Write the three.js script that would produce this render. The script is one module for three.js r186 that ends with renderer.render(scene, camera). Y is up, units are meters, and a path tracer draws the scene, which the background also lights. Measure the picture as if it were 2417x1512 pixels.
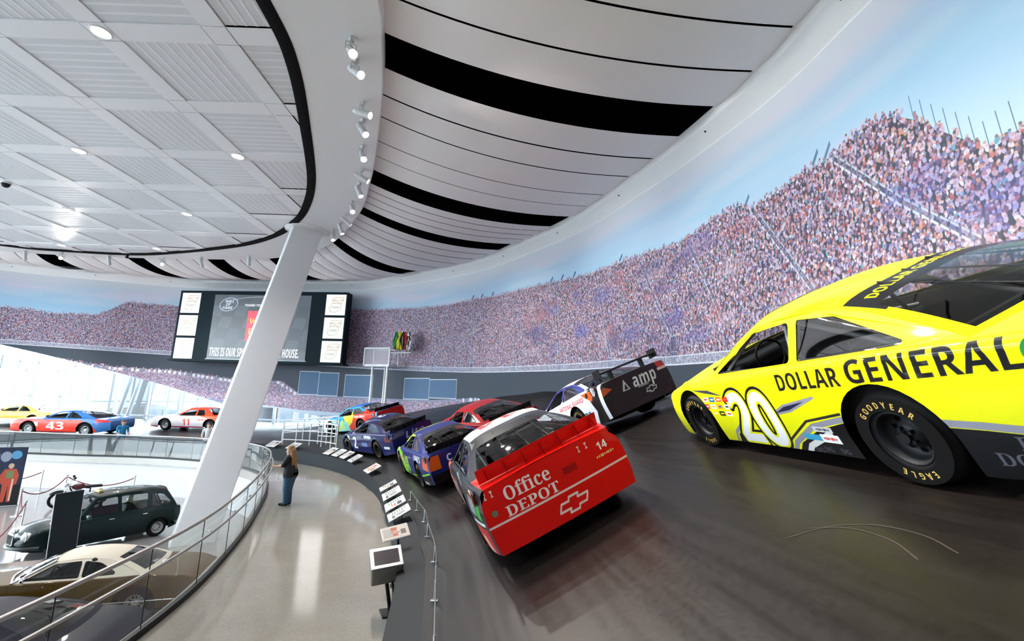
import * as THREE from 'three';
import { mergeGeometries, mergeVertices, toCreasedNormals } from 'three/addons/utils/BufferGeometryUtils.js';
import { RoundedBoxGeometry } from 'three/addons/geometries/RoundedBoxGeometry.js';

/* ---------- camera, sky, exposure ---------- */
const EYE = 5.0, CEIL = 13.0, DEG = Math.PI / 180;
const scene = new THREE.Scene();
const renderer = new THREE.WebGLRenderer();
renderer.toneMapping = THREE.LinearToneMapping;
renderer.toneMappingExposure = 1.25;
renderer.shadowMap.enabled = true;
const camera = new THREE.PerspectiveCamera(2 * Math.atan(756 / 1100) / DEG, 2417 / 1512, 0.1, 400);
camera.position.set(0, EYE, 0);
camera.rotation.order = 'YXZ';
camera.rotation.set(10 * DEG, 0, 2 * DEG);
scene.add(camera);
scene.background = new THREE.Color().setRGB(0.80, 0.92, 1.0);
scene.backgroundIntensity = 13.0;

/* ---------- helpers ---------- */
let seed = 7;
const rnd = () => { seed = (seed * 1664525 + 1013904223) % 4294967296; return seed / 4294967296; };
const rr = (a, b) => a + (b - a) * rnd();
const pick = (a) => a[Math.floor(rnd() * a.length) % a.length];
const lerp = (a, b, t) => a + (b - a) * t, clamp = (x, a = 0, b = 1) => Math.min(b, Math.max(a, x));
const V = (x, y, d) => new THREE.Vector3(x, y, -d);           // d is the distance ahead of the camera
const used = new Map();
function numbered(n) { const k = used.get(n) || 0; used.set(n, k + 1); return k ? n + '_' + String(k).padStart(3, '0') : n; }
function shade(m) { m.castShadow = true; m.receiveShadow = true; return m; }
function mesh(name, geo, mat, parent) {
  const m = shade(new THREE.Mesh(Array.isArray(geo) ? merge(geo) : geo, mat));
  m.name = parent === scene ? numbered(name) : name; parent.add(m); return m;
}
function merge(list) {
  const l = list.map((g) => { let q = g.index ? g.toNonIndexed() : g; for (const k of Object.keys(q.attributes)) if (!['position', 'normal', 'uv'].includes(k)) q.deleteAttribute(k);
    if (!q.attributes.uv) q.setAttribute('uv', new THREE.BufferAttribute(new Float32Array(q.attributes.position.count * 2), 2)); if (!q.attributes.normal) q.computeVertexNormals(); return q; });
  return mergeGeometries(l);
}
function thing(name, label, category, pos = [0, 0, 0], turn = 0, group) {
  const o = new THREE.Group(); o.name = numbered(name); scene.add(o); o.position.set(...pos); o.rotation.y = turn;
  o.userData = { label, category }; if (group) o.userData.group = group; return o;
}
function tag(o, label, category, group) { o.userData = { label, category }; if (group) o.userData.group = group; return o; }
function struct(name, label) { const o = new THREE.Group(); o.name = numbered(name); scene.add(o); o.userData = { kind: 'structure', label }; return o; }
const T3 = (g, x = 0, y = 0, z = 0, rx = 0, ry = 0, rz = 0) => g.applyMatrix4(new THREE.Matrix4().compose(new THREE.Vector3(x, y, z), new THREE.Quaternion().setFromEuler(new THREE.Euler(rx, ry, rz, 'YXZ')), new THREE.Vector3(1, 1, 1)));
const box = (w, h, d, x = 0, y = 0, z = 0, rx = 0, ry = 0, rz = 0) => T3(new THREE.BoxGeometry(w, h, d), x, y, z, rx, ry, rz);
const rbox = (w, h, d, r, x = 0, y = 0, z = 0, rx = 0, ry = 0, rz = 0) => T3(new RoundedBoxGeometry(w, h, d, 2, Math.min(r, w / 2.01, h / 2.01, d / 2.01)), x, y, z, rx, ry, rz);
const cyl = (r0, r1, h, x = 0, y = 0, z = 0, rx = 0, ry = 0, rz = 0, n = 16) => T3(new THREE.CylinderGeometry(r0, r1, h, n), x, y, z, rx, ry, rz);
const v3 = (a) => (a.isVector3 ? a : new THREE.Vector3(...a));
function tube(pts, r, n = 6, seg) { const c = new THREE.CatmullRomCurve3(pts.map(v3)); c.curveType = 'centripetal'; return new THREE.TubeGeometry(c, seg || Math.max(2, (pts.length - 1) * 4), r, n, false); }
function bar(a, b, r, n = 8) { a = v3(a); b = v3(b); const g = new THREE.CylinderGeometry(r, r, a.distanceTo(b), n); g.applyQuaternion(new THREE.Quaternion().setFromUnitVectors(new THREE.Vector3(0, 1, 0), b.clone().sub(a).normalize())); const c = a.clone().add(b).multiplyScalar(0.5); return g.translate(c.x, c.y, c.z); }
// grid surface: f(i/nu, j/nv) -> [x,y,z,u,v]
function grid(nu, nv, f, flip = false) {
  const P = [], U = [], I = [];
  for (let j = 0; j <= nv; j++) for (let i = 0; i <= nu; i++) { const p = f(i / nu, j / nv, i, j); P.push(p[0], p[1], p[2]); U.push(p[3] ?? i / nu, p[4] ?? j / nv); }
  const w = nu + 1;
  for (let j = 0; j < nv; j++) for (let i = 0; i < nu; i++) { const a = j * w + i, b = a + 1, c = a + w, d = c + 1; if (flip) I.push(a, c, b, b, c, d); else I.push(a, b, c, b, d, c); }
  const g = new THREE.BufferGeometry(); g.setAttribute('position', new THREE.Float32BufferAttribute(P, 3)); g.setAttribute('uv', new THREE.Float32BufferAttribute(U, 2)); g.setIndex(I); g.computeVertexNormals(); return g;
}
// smooth table through [[x,y],...] (monotone cubic)
function tb(p) {
  const n = p.length, m = [], d = [];
  for (let i = 0; i < n - 1; i++) d.push((p[i + 1][1] - p[i][1]) / (p[i + 1][0] - p[i][0]));
  for (let i = 0; i < n; i++) m.push(i === 0 ? d[0] : i === n - 1 ? d[n - 2] : d[i - 1] * d[i] <= 0 ? 0 : 2 * d[i - 1] * d[i] / (d[i - 1] + d[i]));
  return (x) => {
    if (x <= p[0][0]) return p[0][1]; if (x >= p[n - 1][0]) return p[n - 1][1];
    let i = 0; while (x > p[i + 1][0]) i++;
    const h = p[i + 1][0] - p[i][0], t = (x - p[i][0]) / h, t2 = t * t, t3 = t2 * t;
    return (2 * t3 - 3 * t2 + 1) * p[i][1] + (t3 - 2 * t2 + t) * h * m[i] + (-2 * t3 + 3 * t2) * p[i + 1][1] + (t3 - t2) * h * m[i + 1];
  };
}
const lin = (p) => (x) => { if (x <= p[0][0]) return p[0][1]; for (let i = 1; i < p.length; i++) if (x <= p[i][0]) return lerp(p[i - 1][1], p[i][1], (x - p[i - 1][0]) / (p[i][0] - p[i - 1][0])); return p[p.length - 1][1]; };
// plan path through [X, D] points: catmull-rom, arc length
class Path {
  constructor(pts, off = 0, n = 14) {
    let q = []; const P = [[2 * pts[0][0] - pts[1][0], 2 * pts[0][1] - pts[1][1]], ...pts]; const e = pts.length - 1; P.push([2 * pts[e][0] - pts[e - 1][0], 2 * pts[e][1] - pts[e - 1][1]]);
    for (let i = 1; i < P.length - 2; i++) for (let k = 0; k < n; k++) { const t = k / n, [a, b, c, d] = [P[i - 1], P[i], P[i + 1], P[i + 2]]; q.push([0, 1].map((j) => 0.5 * (2 * b[j] + (c[j] - a[j]) * t + (2 * a[j] - 5 * b[j] + 4 * c[j] - d[j]) * t * t + (3 * b[j] - a[j] - 3 * c[j] + d[j]) * t * t * t))); }
    q.push(pts[e]);
    if (off) q = q.map((p, i) => { const a = q[Math.max(0, i - 1)], b = q[Math.min(q.length - 1, i + 1)], l = Math.hypot(b[0] - a[0], b[1] - a[1]); return [p[0] + (b[1] - a[1]) / l * off, p[1] - (b[0] - a[0]) / l * off]; });
    this.q = q; this.s = [0]; for (let i = 1; i < q.length; i++) this.s.push(this.s[i - 1] + Math.hypot(q[i][0] - q[i - 1][0], q[i][1] - q[i - 1][1])); this.len = this.s[q.length - 1];
  }
  at(s) {
    let lo = 0, hi = this.s.length - 1; s = clamp(s, 0, this.len); while (hi - lo > 1) { const m = (lo + hi) >> 1; if (this.s[m] <= s) lo = m; else hi = m; }
    const k = (s - this.s[lo]) / (this.s[hi] - this.s[lo] || 1), a = this.q[lo], b = this.q[hi], l = Math.hypot(b[0] - a[0], b[1] - a[1]) || 1, tx = (b[0] - a[0]) / l, td = (b[1] - a[1]) / l;
    return { x: lerp(a[0], b[0], k), d: lerp(a[1], b[1], k), tx, td, nx: td, nd: -tx };
  }
  near(x, d) {
    let best = 1e9, bs = 0, side = 1;
    for (let i = 0; i < this.q.length - 1; i++) { const a = this.q[i], b = this.q[i + 1], ex = b[0] - a[0], ed = b[1] - a[1], l2 = ex * ex + ed * ed, k = clamp(((x - a[0]) * ex + (d - a[1]) * ed) / l2), px = a[0] + ex * k - x, pd = a[1] + ed * k - d, r = px * px + pd * pd; if (r < best) { best = r; bs = lerp(this.s[i], this.s[i + 1], k); side = ((x - a[0]) * ed - (d - a[1]) * ex) >= 0 ? 1 : -1; } }
    return { s: bs, dist: Math.sqrt(best) * side };
  }
}
/* ---------- materials ---------- */
const C = (r, g, b) => new THREE.Color().setRGB(r, g, b);
const std = (color, roughness = 0.6, extra = {}) => new THREE.MeshStandardMaterial({ color: typeof color === 'object' && color.isColor ? color : new THREE.Color(color), roughness, side: THREE.DoubleSide, ...extra });
const phys = (color, roughness, extra = {}) => new THREE.MeshPhysicalMaterial({ color: typeof color === 'object' && color.isColor ? color : new THREE.Color(color), roughness, side: THREE.DoubleSide, ...extra });
function canvas(w, h, f) { const c = document.createElement('canvas'); c.width = w; c.height = h; const g = c.getContext('2d'); f(g, w, h); const t = new THREE.CanvasTexture(c); t.colorSpace = THREE.SRGBColorSpace; t.anisotropy = 4; return t; }
// tiling value-noise texture: octaves of [cells x, cells y, weight]
function noiseTex(n, oct, f, srgb = true) {
  const a = new Float32Array(n * n);
  for (const [cx, cy, w] of oct) {
    const l = Float32Array.from({ length: cx * cy }, rnd), sm = (t) => t * t * (3 - 2 * t);
    for (let y = 0; y < n; y++) { const fy = y / n * cy, y0 = Math.floor(fy), ty = sm(fy - y0), r0 = (y0 % cy) * cx, r1 = ((y0 + 1) % cy) * cx; for (let x = 0; x < n; x++) { const fx = x / n * cx, x0 = Math.floor(fx), tx = sm(fx - x0), x1 = (x0 + 1) % cx; a[y * n + x] += w * (lerp(lerp(l[r0 + x0 % cx], l[r0 + x1], tx), lerp(l[r1 + x0 % cx], l[r1 + x1], tx), ty) - 0.5); } }
  }
  const D = new Uint8Array(n * n * 4);
  for (let i = 0; i < n * n; i++) { const c = f(a[i]); D[i * 4] = clamp(c[0]) * 255; D[i * 4 + 1] = clamp(c[1]) * 255; D[i * 4 + 2] = clamp(c[2]) * 255; D[i * 4 + 3] = 255; }
  const t = new THREE.DataTexture(D, n, n); t.wrapS = t.wrapT = THREE.RepeatWrapping; t.magFilter = THREE.LinearFilter; t.minFilter = THREE.LinearMipmapLinearFilter; t.generateMipmaps = true; if (srgb) t.colorSpace = THREE.SRGBColorSpace; t.needsUpdate = true; return t;
}
const M = {
  white: std(C(0.84, 0.85, 0.86), 0.55), whiteGloss: std(C(0.8, 0.81, 0.82), 0.3), black: phys(C(0.005, 0.005, 0.006), 0.8, { specularIntensity: 0.2 }), void: phys(C(0.003, 0.003, 0.003), 1, { specularIntensity: 0.05 }),
  dark: phys(C(0.014, 0.015, 0.017), 0.5, { specularIntensity: 0.4 }), rubber: phys(C(0.007, 0.007, 0.008), 0.6, { specularIntensity: 0.35 }), steel: std(C(0.55, 0.57, 0.6), 0.3, { metalness: 1 }), chrome: std(C(0.8, 0.8, 0.82), 0.12, { metalness: 1 }),
  grey: std(C(0.3, 0.31, 0.33), 0.5), lampBody: std(C(0.62, 0.63, 0.64), 0.4), interior: phys(C(0.03, 0.028, 0.026), 0.8, { specularIntensity: 0.3 }), cage: std(C(0.25, 0.25, 0.25), 0.4),
  glass: phys(C(0.93, 0.98, 0.96), 0.0, { transmission: 1, thickness: 0, ior: 1.5 }), pane: phys(C(0.96, 0.99, 1), 0.0, { transmission: 1, thickness: 0, ior: 1.45 }),
  carGlass: phys(C(0.6, 0.62, 0.63), 0.02, { transmission: 1, thickness: 0, ior: 1.5 }), carClear: phys(C(0.9, 0.92, 0.93), 0.02, { transmission: 1, thickness: 0, ior: 4.5 }),
  lamp: std(C(1, 1, 1), 0.4, { emissive: C(1, 0.93, 0.82), emissiveIntensity: 9 }), red: std(C(0.5, 0.02, 0.02), 0.5), mull: std(C(0.33, 0.38, 0.43), 0.45),
};
/* ---------- plan of the hall: X to the right, D ahead of the camera ---------- */
const beamPts = [[6.6, -9], [6.55, -3], [6.4, 2.5], [6.25, 5.2], [6.03, 7.89], [5.8, 10.23], [5.04, 13.14], [4.14, 15.72], [2.52, 19.7], [0.34, 23.07], [-2.07, 26.33], [-5.24, 29.01], [-8.47, 31.01], [-11.61, 32.61], [-22.93, 33.81], [-29.27, 32.41], [-34.59, 30.46], [-39, 26.5], [-43, 20]];
const beamPath = new Path(beamPts), wallPath = new Path(beamPts, 0.5);
const curbPath = new Path([[0.4, -9], [-0.05, -4], [-0.7, 1.5], [-1.44, 6.7], [-1.79, 8.2], [-2.13, 9.76], [-2.62, 11.34], [-3.45, 13.9], [-4.21, 15.83], [-5.34, 17.93], [-6.75, 19.99], [-8.3, 21.7], [-10.3, 23.3], [-13, 24.8], [-17, 26.1], [-21, 26.7], [-26, 26.9], [-32, 26.9], [-42, 26.9]]);
const railPath = new Path([[-3.5, -9], [-3.8, -4], [-4.2, 1], [-4.38, 4.2], [-4.75, 7.4], [-5.45, 10], [-6.5, 12.9], [-7.95, 16.3], [-9.6, 19.1], [-11.8, 21.3], [-14.5, 23.0], [-18, 24.1], [-22, 24.5], [-26, 24.6], [-32, 24.6], [-42, 24.6]]);
const soffitPath = new Path([[-2.2, -9], [-2.3, -2], [-2.6, 4], [-2.94, 8.26], [-3.18, 9.41], [-3.55, 10.87], [-4.41, 13.5], [-5.51, 16.45], [-7.07, 19.83], [-10.3, 24.4], [-14.64, 27.0], [-18.95, 27.62], [-23.92, 27.84], [-31.23, 27.33], [-38, 24], [-41, 18]]);
const revealPath = new Path([[-5.2, -9], [-5.2, -2], [-5.25, 4], [-5.37, 8.36], [-5.61, 10.2], [-6.47, 12.93], [-7.68, 16.27], [-8.84, 18.62], [-10.18, 20.61], [-12.23, 22.76], [-15.31, 24.72], [-20.36, 26.54], [-23.32, 27.11], [-26.92, 26.86], [-29.91, 26.11], [-37, 22], [-40, 17]]);
const outerPath = new Path([[7.1, -9], [7.05, -3], [6.9, 2.5], [6.75, 5.2], [6.52, 7.95], [6.3, 10.35], [5.52, 13.3], [4.6, 15.92], [2.95, 19.95], [0.75, 23.4], [-1.75, 26.7], [-5, 29.45], [-8.3, 31.5], [-11.5, 33.6], [-16, 35.2], [-22, 35.5], [-30, 35.5], [-45, 35.5]]);
const walkY = (s) => lerp(1.9, 1.6, clamp((s - 27) / 16)), curbKey = curbPath.near(-1.44, 6.7).s;
const bankTan = (() => { const k = [[[0, 0], 0.53], [[-1.2, 5], 0.525], [[-1.8, 8.2], 0.50], [[-2.9, 12.2], 0.365], [[-5.3, 17.9], 0.40], [[-6.75, 20], 0.36], [[-9, 22.3], 0.29], [[-13, 24.8], 0.15], [[-17, 26.1], 0.08], [[-30, 26.9], 0.07]].map(([p, v]) => [curbPath.near(...p).s, v]); return lin(k); })();
const innerY = (() => { const k = [[[0, 0], 2.58], [[-1.2, 5], 2.48], [[-1.8, 8.2], 2.44], [[-2.6, 11.3], 2.28], [[-4.2, 15.8], 2.28], [[-6.75, 20], 2.4], [[-13, 24.8], 2.28], [[-22, 26.7], 2.25]].map(([p, v]) => [curbPath.near(...p).s, v]); return lin(k); })();
function trackY(x, d) { const n = curbPath.near(x, d); return innerY(n.s) + bankTan(n.s) * Math.max(0, n.dist); }
function trackNormal(x, d) { const e = 0.6, n = new THREE.Vector3(-(trackY(x + e, d) - trackY(x - e, d)) / (2 * e), 1, (trackY(x, d + e) - trackY(x, d - e)) / (2 * e)); return n.normalize(); }

/* ---------- floors ---------- */
const terrazzo = noiseTex(512, [[128, 128, 0.10], [256, 256, 0.10], [9, 9, 0.05]], (v) => [0.57 + v * 0.5, 0.555 + v * 0.5, 0.55 + v * 0.5]);
const floorMat = phys(C(1, 1, 1), 0.12, { map: terrazzo, ior: 1.55 });
const walkTex = noiseTex(512, [[128, 128, 0.08], [256, 256, 0.10], [6, 6, 0.05]], (v) => [0.615 + v * 0.5, 0.59 + v * 0.5, 0.55 + v * 0.5]);
const walkMat = phys(C(1, 1, 1), 0.10, { map: walkTex, ior: 1.55 });
{
  const f = struct('floor', 'pale polished floor of the lower exhibition hall');
  mesh('floor_slab', [grid(2, 2, (a, b) => [lerp(-45, 7.2, a), 0, lerp(9, -35.6, b), lerp(0, 26, a), lerp(0, 22, b)]), box(52, 0.3, 45, -19, -0.16, -13.2)], floorMat, f);
  const w = struct('floor_walkway', 'polished curved walkway between the glass railing and the banked track');
  const N = 150;
  const pair = (t) => { const a = railPath.at(t * railPath.len), s0 = t * railPath.len, n = curbPath.near(a.x, a.d), b = curbPath.at(n.s); return [a, b, walkY(s0)]; };
  mesh('walkway_slab', [grid(N, 6, (t, k) => { const [a, b, y] = pair(t); return [lerp(a.x - 0.16, b.x + 0.1, k), y, -lerp(a.d, b.d, k), lerp(a.x, b.x, k) / 2, lerp(a.d, b.d, k) / 2]; }, true),
    grid(N, 1, (t, k) => { const [a, , y] = pair(t); return [a.x - 0.16, y - 0.32 * k, -a.d, t * 30, k]; })], walkMat, w);
  mesh('walkway_underside', grid(N, 1, (t, k) => { const [a, b, y] = pair(t); return [lerp(a.x - 0.16, b.x, k), y - 0.32, -lerp(a.d, b.d, k)]; }), M.white, w);
  const u = struct('wall_below_walkway', 'white wall under the walkway edge behind the hall cars');
  mesh('wall_face', grid(N, 1, (t, k) => { const [a, , y] = pair(t), q = a.d > 18 ? 0.05 : 0.4; return [a.x + a.nx * q, lerp(0, y - 0.3, k), -(a.d + a.nd * q)]; }, true), std(C(0.62, 0.6, 0.61), 0.6), u);
  // dark kerb wall along the track edge with a flat top that carries the boards
  const k = struct('trim_1', 'dark kerb wall with flat top along the inner edge of the track');
  const kx = (s) => { const c = curbPath.at(s); return c; };
  const kerb = (oi, yi, oo, yo) => grid(200, 1, (t, q) => { const s = t * curbPath.len, c = kx(s), n = railPath.near(c.x, c.d), y = walkY(n.s), o = lerp(oi, oo, q); return [c.x + c.nx * o, lerp(yi(s, y), yo(s, y), q), -(c.d + c.nd * o), s, q]; });
  mesh('kerb_wall', [kerb(0, (s, y) => y - 0.02, 0, (s) => innerY(s) + 0.04), kerb(0, (s) => innerY(s) + 0.04, 0.42, (s) => innerY(s) + 0.16), kerb(0.42, (s) => innerY(s) + 0.16, 0.42, (s) => innerY(s) - 0.05)], phys(C(0.02, 0.023, 0.028), 0.7, { specularIntensity: 0.4 }), k);
}
/* ---------- banked track ---------- */
{
  const tex = noiseTex(1024, [[4, 512, 0.16], [16, 256, 0.12], [8, 40, 0.14], [512, 512, 0.16], [5, 7, 0.10]], (v) => [0.082 + v * 0.14, 0.068 + v * 0.12, 0.061 + v * 0.11]);
  const rough = noiseTex(512, [[4, 128, 0.3], [256, 256, 0.2], [6, 6, 0.3]], (v) => [0.36 + v * 0.3, 0.36 + v * 0.3, 0.36 + v * 0.3], false);
  const mat = phys(C(1, 1, 1), 1, { map: tex, roughnessMap: rough, ior: 1.5, specularIntensity: 0.7 });
  const keys = [[[0.4, -9], [7.1, -9]], [[-0.7, 1.5], [6.95, 1.5]], [[-1.44, 6.7], [6.6, 7.3]], [[-2.62, 11.34], [5.75, 12.6]], [[-4.21, 15.83], [3.5, 19]], [[-6.75, 20], [0, 24.4]], [[-10.3, 23.3], [-7.6, 31.1]], [[-14, 25.2], [-14.5, 34.7]], [[-21, 26.7], [-22, 35.5]], [[-42, 26.9], [-45, 35.5]]].map(([a, b]) => [curbPath.near(...a).s, outerPath.near(...b).s]);
  const so = lin(keys);
  const t = struct('floor_track', 'dark banked race track surface curving up to the mural wall');
  const s0 = 0, s1 = curbPath.len;
  mesh('track_surface', grid(220, 40, (a, b) => { const s = lerp(s0, s1, a), c = curbPath.at(s), o = outerPath.at(so(s)), x = lerp(c.x + c.nx * 0.4, o.x, b), d = lerp(c.d + c.nd * 0.4, o.d, b); return [x, trackY(x, d), -d, s / 6, Math.hypot(x - c.x, d - c.d) / 6]; }, true), mat, t);
}
{ // scuffs left on the near track
  const t = scene.getObjectByName('floor_track'), m = std(C(0.035, 0.027, 0.022), 0.6);
  for (const pts of [[[2.05, 3.6], [2.28, 3.48], [2.44, 3.25], [2.5, 2.95], [2.47, 2.7]], [[2.2, 3.58], [2.34, 3.35], [2.38, 3.05], [2.33, 2.8]]]) {
    const q = new Path(pts); mesh('scuff_mark', grid(24, 1, (a, b) => { const c = q.at(a * q.len), o = (b - 0.5) * 0.008, x = c.x + c.nx * o, d = c.d + c.nd * o; return [x, trackY(x, d) + 0.003, -d]; }), m, t);
  }
}
/* ---------- mural print ---------- */
const Y3 = (t) => t.map(([s, y]) => [s, y - 0.3]);
const skyline = lin(Y3([[-20, 9.2], [14.62, 9.2], [14.8, 9.19], [15.03, 9.1], [15.28, 9.38], [15.67, 9.8], [16.04, 10.23], [16.4, 10.53], [16.82, 10.66], [17.1, 10.71], [17.87, 10.57], [18.61, 10.63], [19.54, 10.56], [20.4, 10.5], [20.76, 10.75], [21.84, 10.75], [23.4, 10.53], [24.7, 10.67], [26.2, 10.79], [28.92, 10.89], [30.81, 11.02], [32.76, 11.15], [35.39, 11.22], [38.57, 11.34], [41.17, 11.23], [43.82, 11.27], [47.16, 11.45], [49.38, 11.54], [63.09, 11.53], [65.17, 11.58], [66.33, 11.56], [67.2, 10.91], [67.94, 10.47], [69.18, 10.43], [70.62, 10.39], [72.01, 10.51], [73.29, 10.53], [90, 10.5]]));
const fasciaTop = lin(Y3([[0, 6.5], [20.27, 6.54], [23.56, 6.61], [27.09, 6.73], [31.63, 6.8], [38.99, 6.95], [42.68, 7.07], [49.28, 7.33], [63.12, 7.86], [70.7, 8.01], [90, 8.1]]));
const fasciaBot = lin(Y3([[0, 3], [33.2, 3], [37.78, 5.5], [39.2, 5.43], [42.52, 5.27], [50.05, 5.32], [53.1, 5.4], [54.68, 6.23], [57.93, 6.22], [62.96, 6.75], [66.37, 6.8], [70.61, 7.3], [90, 7.4]]));
const muralBottom = lin(Y3([[50.4, 3.3], [51.18, 3.91], [52.96, 4.11], [54.47, 4.35], [58.47, 4.45], [60.29, 4.9], [62.79, 5.6], [66.33, 6.49], [70.61, 7.49], [72.88, 7.98], [80, 9.6], [90, 10.5]]));
const aisles = [[[15.42, 7.86], [16.44, 8.87], [17.88, 10.51]], [[18.7, 7.93], [19.64, 9.31], [20.4, 10.48]], [[21.6, 7.7], [22.29, 9.15], [22.99, 10.42]], [[23.73, 7.45], [24.53, 8.69], [25.42, 10.41]], [[27.37, 7.04], [27.81, 8.6], [28.44, 10.68]], [[31.02, 7.08], [31.22, 8.67], [31.44, 10.73]], [[34.63, 7.25], [34.89, 10.9]], [[38.55, 7.41], [38.73, 10.97]], [[41.9, 7.49], [42.08, 10.76]], [[45.34, 7.54], [45.51, 11.0]]].map(Y3);
const MURAL_Y0 = 2.0, MURAL_Y1 = CEIL;
const clouds = []; for (let i = 0; i < 120; i++) { const s = rr(0, 90), y = rr(10, 12.9); for (let k = 0; k < 30; k++) clouds.push([s + rr(-1.6, 1.6), y + rr(-0.15, 0.15), rr(0.5, 1.6), rr(0.06, 0.28)]); }
const patches = []; for (let i = 0; i < 300; i++) patches.push([rr(6, 80), rr(6.4, 10.8), rr(0.25, 0.9), rr(0.15, 0.5), pick(['rgba(80,95,190,0.10)', 'rgba(215,80,70,0.07)', 'rgba(60,60,120,0.10)', 'rgba(235,200,215,0.10)', 'rgba(110,100,180,0.10)'])]);
function paintMural(sa, sb, tw = 2048) {
  return canvas(tw, 1024, (g, w, h) => {
    const px = (s) => (s - sa) / (sb - sa) * w, py = (y) => (MURAL_Y1 - y) / (MURAL_Y1 - MURAL_Y0) * h, kx = w / (sb - sa), ky = h / (MURAL_Y1 - MURAL_Y0);
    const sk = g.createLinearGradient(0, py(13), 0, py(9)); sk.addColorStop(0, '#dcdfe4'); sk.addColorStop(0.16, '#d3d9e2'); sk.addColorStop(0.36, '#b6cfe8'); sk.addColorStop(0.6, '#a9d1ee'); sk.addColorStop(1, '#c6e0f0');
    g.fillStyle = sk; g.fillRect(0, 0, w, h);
    g.fillStyle = 'rgba(228,231,240,0.014)'; for (const [s, y, a, b] of clouds) if (s > sa - 4 && s < sb + 4) { g.beginPath(); g.ellipse(px(s), py(y), kx * a, ky * b, 0, 0, 7); g.fill(); }
    // distant poles on the top rim
    g.strokeStyle = '#5d7899'; g.lineWidth = 3;
    for (let s = 14.7; s < 16.2; s += 0.17) if (s > sa && s < sb) { g.beginPath(); g.moveTo(px(s), py(skyline(s) - 0.1)); g.lineTo(px(s + 0.05), py(skyline(s) + 0.42)); g.stroke(); }
    // dark base of the stands
    g.fillStyle = '#3b414d'; for (let x = 0; x < w; x += 2) { const s = sa + x / kx; const y = skyline(s) - 0.06; g.fillRect(x, py(y), 2, h); }
    const shirt = ['#efe9f2', '#e2d8ea', '#d3c6de', '#f2f0f6', '#c9b2cc', '#c29ab2', '#9a9ccb', '#6a74b4', '#454f8e', '#2f3050', '#45365a', '#7a3444', '#b8433f', '#c96a58', '#d08a62', '#8f5f6c', '#706c9c', '#b7b0d6', '#a9b4dd', '#5aa2b4', '#cfa6a4', '#a9728a', '#5a4a68', '#2a2a40', '#8a80b0', '#c7bcd8', '#dcd0e2', '#7c6c94'];
    const skin = ['#e0b4a8', '#d09a8e', '#c08a80', '#ae7672', '#8f5c5c', '#5a3c42', '#e2c0b8'];
    const mix = (c, k) => { const n = parseInt(c.slice(1), 16), f = (v, t) => Math.round(lerp(v, t, k)); return `rgb(${f(n >> 16, 190)},${f((n >> 8) & 255, 172)},${f(n & 255, 208)})`; };
    const crowd = (top, bot, dy, dx, hz) => {
      const big = sb <= 22.5 ? 1.15 : sb <= 32.5 ? 1.05 : 1; dy *= big; dx *= big;
      let yMax = 0; for (let s = sa; s < sb; s += 0.5) yMax = Math.max(yMax, top(s));
      for (let y = yMax + 0.1; y > 3; y -= dy) for (let s = sa - 0.1; s < sb + 0.1; s += dx) {
        const q = s + rr(-0.45, 0.45) * dx, yy = y + rr(-0.5, 0.5) * dy, t = top(q) + rr(-0.03, 0.11);
        if (yy > t || yy < bot(q)) { continue; }
        if (rnd() < 0.04) continue;
        const k = hz(q), W = rr(0.7, 1.1) * 0.062 * big, Hh = rr(0.75, 1.2) * 0.075 * big, x = px(q), Y = py(yy);
        g.fillStyle = mix(pick(shirt), k); g.beginPath(); g.ellipse(x, Y + Hh * ky / 2, W * kx * 0.56, Hh * ky * 0.56, rr(-0.4, 0.4), 0, 6.3); g.fill();
        g.fillStyle = mix(rnd() < 0.25 ? pick(shirt) : pick(skin), k); g.beginPath(); g.ellipse(x + rr(-0.008, 0.008) * kx, Y - 0.012 * big * ky, 0.02 * big * kx, 0.023 * big * ky, 0, 0, 6.3); g.fill();
        if (rnd() < 0.3) { g.fillStyle = mix('#2a2530', k); g.fillRect(x - 0.018 * kx, Y - 0.042 * ky, 0.036 * kx, 0.014 * ky); }
      }
    };
    crowd(skyline, fasciaTop, 0.062, 0.066, () => 0.26);
    // stair aisles with white rails
    for (const a of aisles) {
      for (const [o, c, lw] of [[-0.04, 'rgba(74,96,130,0.4)', 0.07], [-0.1, 'rgba(214,222,234,0.8)', 0.018], [0.05, 'rgba(228,234,242,0.85)', 0.02]]) {
        g.strokeStyle = c; g.lineWidth = Math.max(1.5, lw * kx); if (lw < 0.05) g.setLineDash([0.32 * ky, 0.09 * ky]); else g.setLineDash([]);
        g.beginPath(); a.forEach(([s, y], i) => (i ? g.lineTo(px(s + o), py(y)) : g.moveTo(px(s + o), py(y)))); g.stroke();
      }
      g.setLineDash([]);
      const [s, y] = a[0]; if (s < 23) continue; g.fillStyle = 'rgba(48,66,92,0.45)'; g.fillRect(px(s - 0.12), py(y + 0.1), 0.28 * kx, Math.max(0, y + 0.1 - fasciaTop(s)) * ky); g.strokeStyle = '#c4d0de'; g.lineWidth = 2.5; g.strokeRect(px(s - 0.12), py(y + 0.1), 0.28 * kx, 0.5 * ky);
    }
    // flags on the rim
    for (const [s, c] of [[26.6, '#46609a'], [30.0, '#3f4f86'], [30.9, '#47508c'], [31.7, '#4a5790'], [36.9, '#4a4f92'], [37.9, '#49508f'], [38.7, '#545a96'], [17.95, '#5c87a8'], [18.3, '#55809f'], [20.5, '#5b7ea6']]) if (s > sa && s < sb) { g.fillStyle = c; g.save(); g.translate(px(s), py(skyline(s) + 0.14)); g.rotate(0.5); g.fillRect(-0.1 * kx, -0.05 * ky, 0.2 * kx, 0.12 * ky); g.restore(); }
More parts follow.
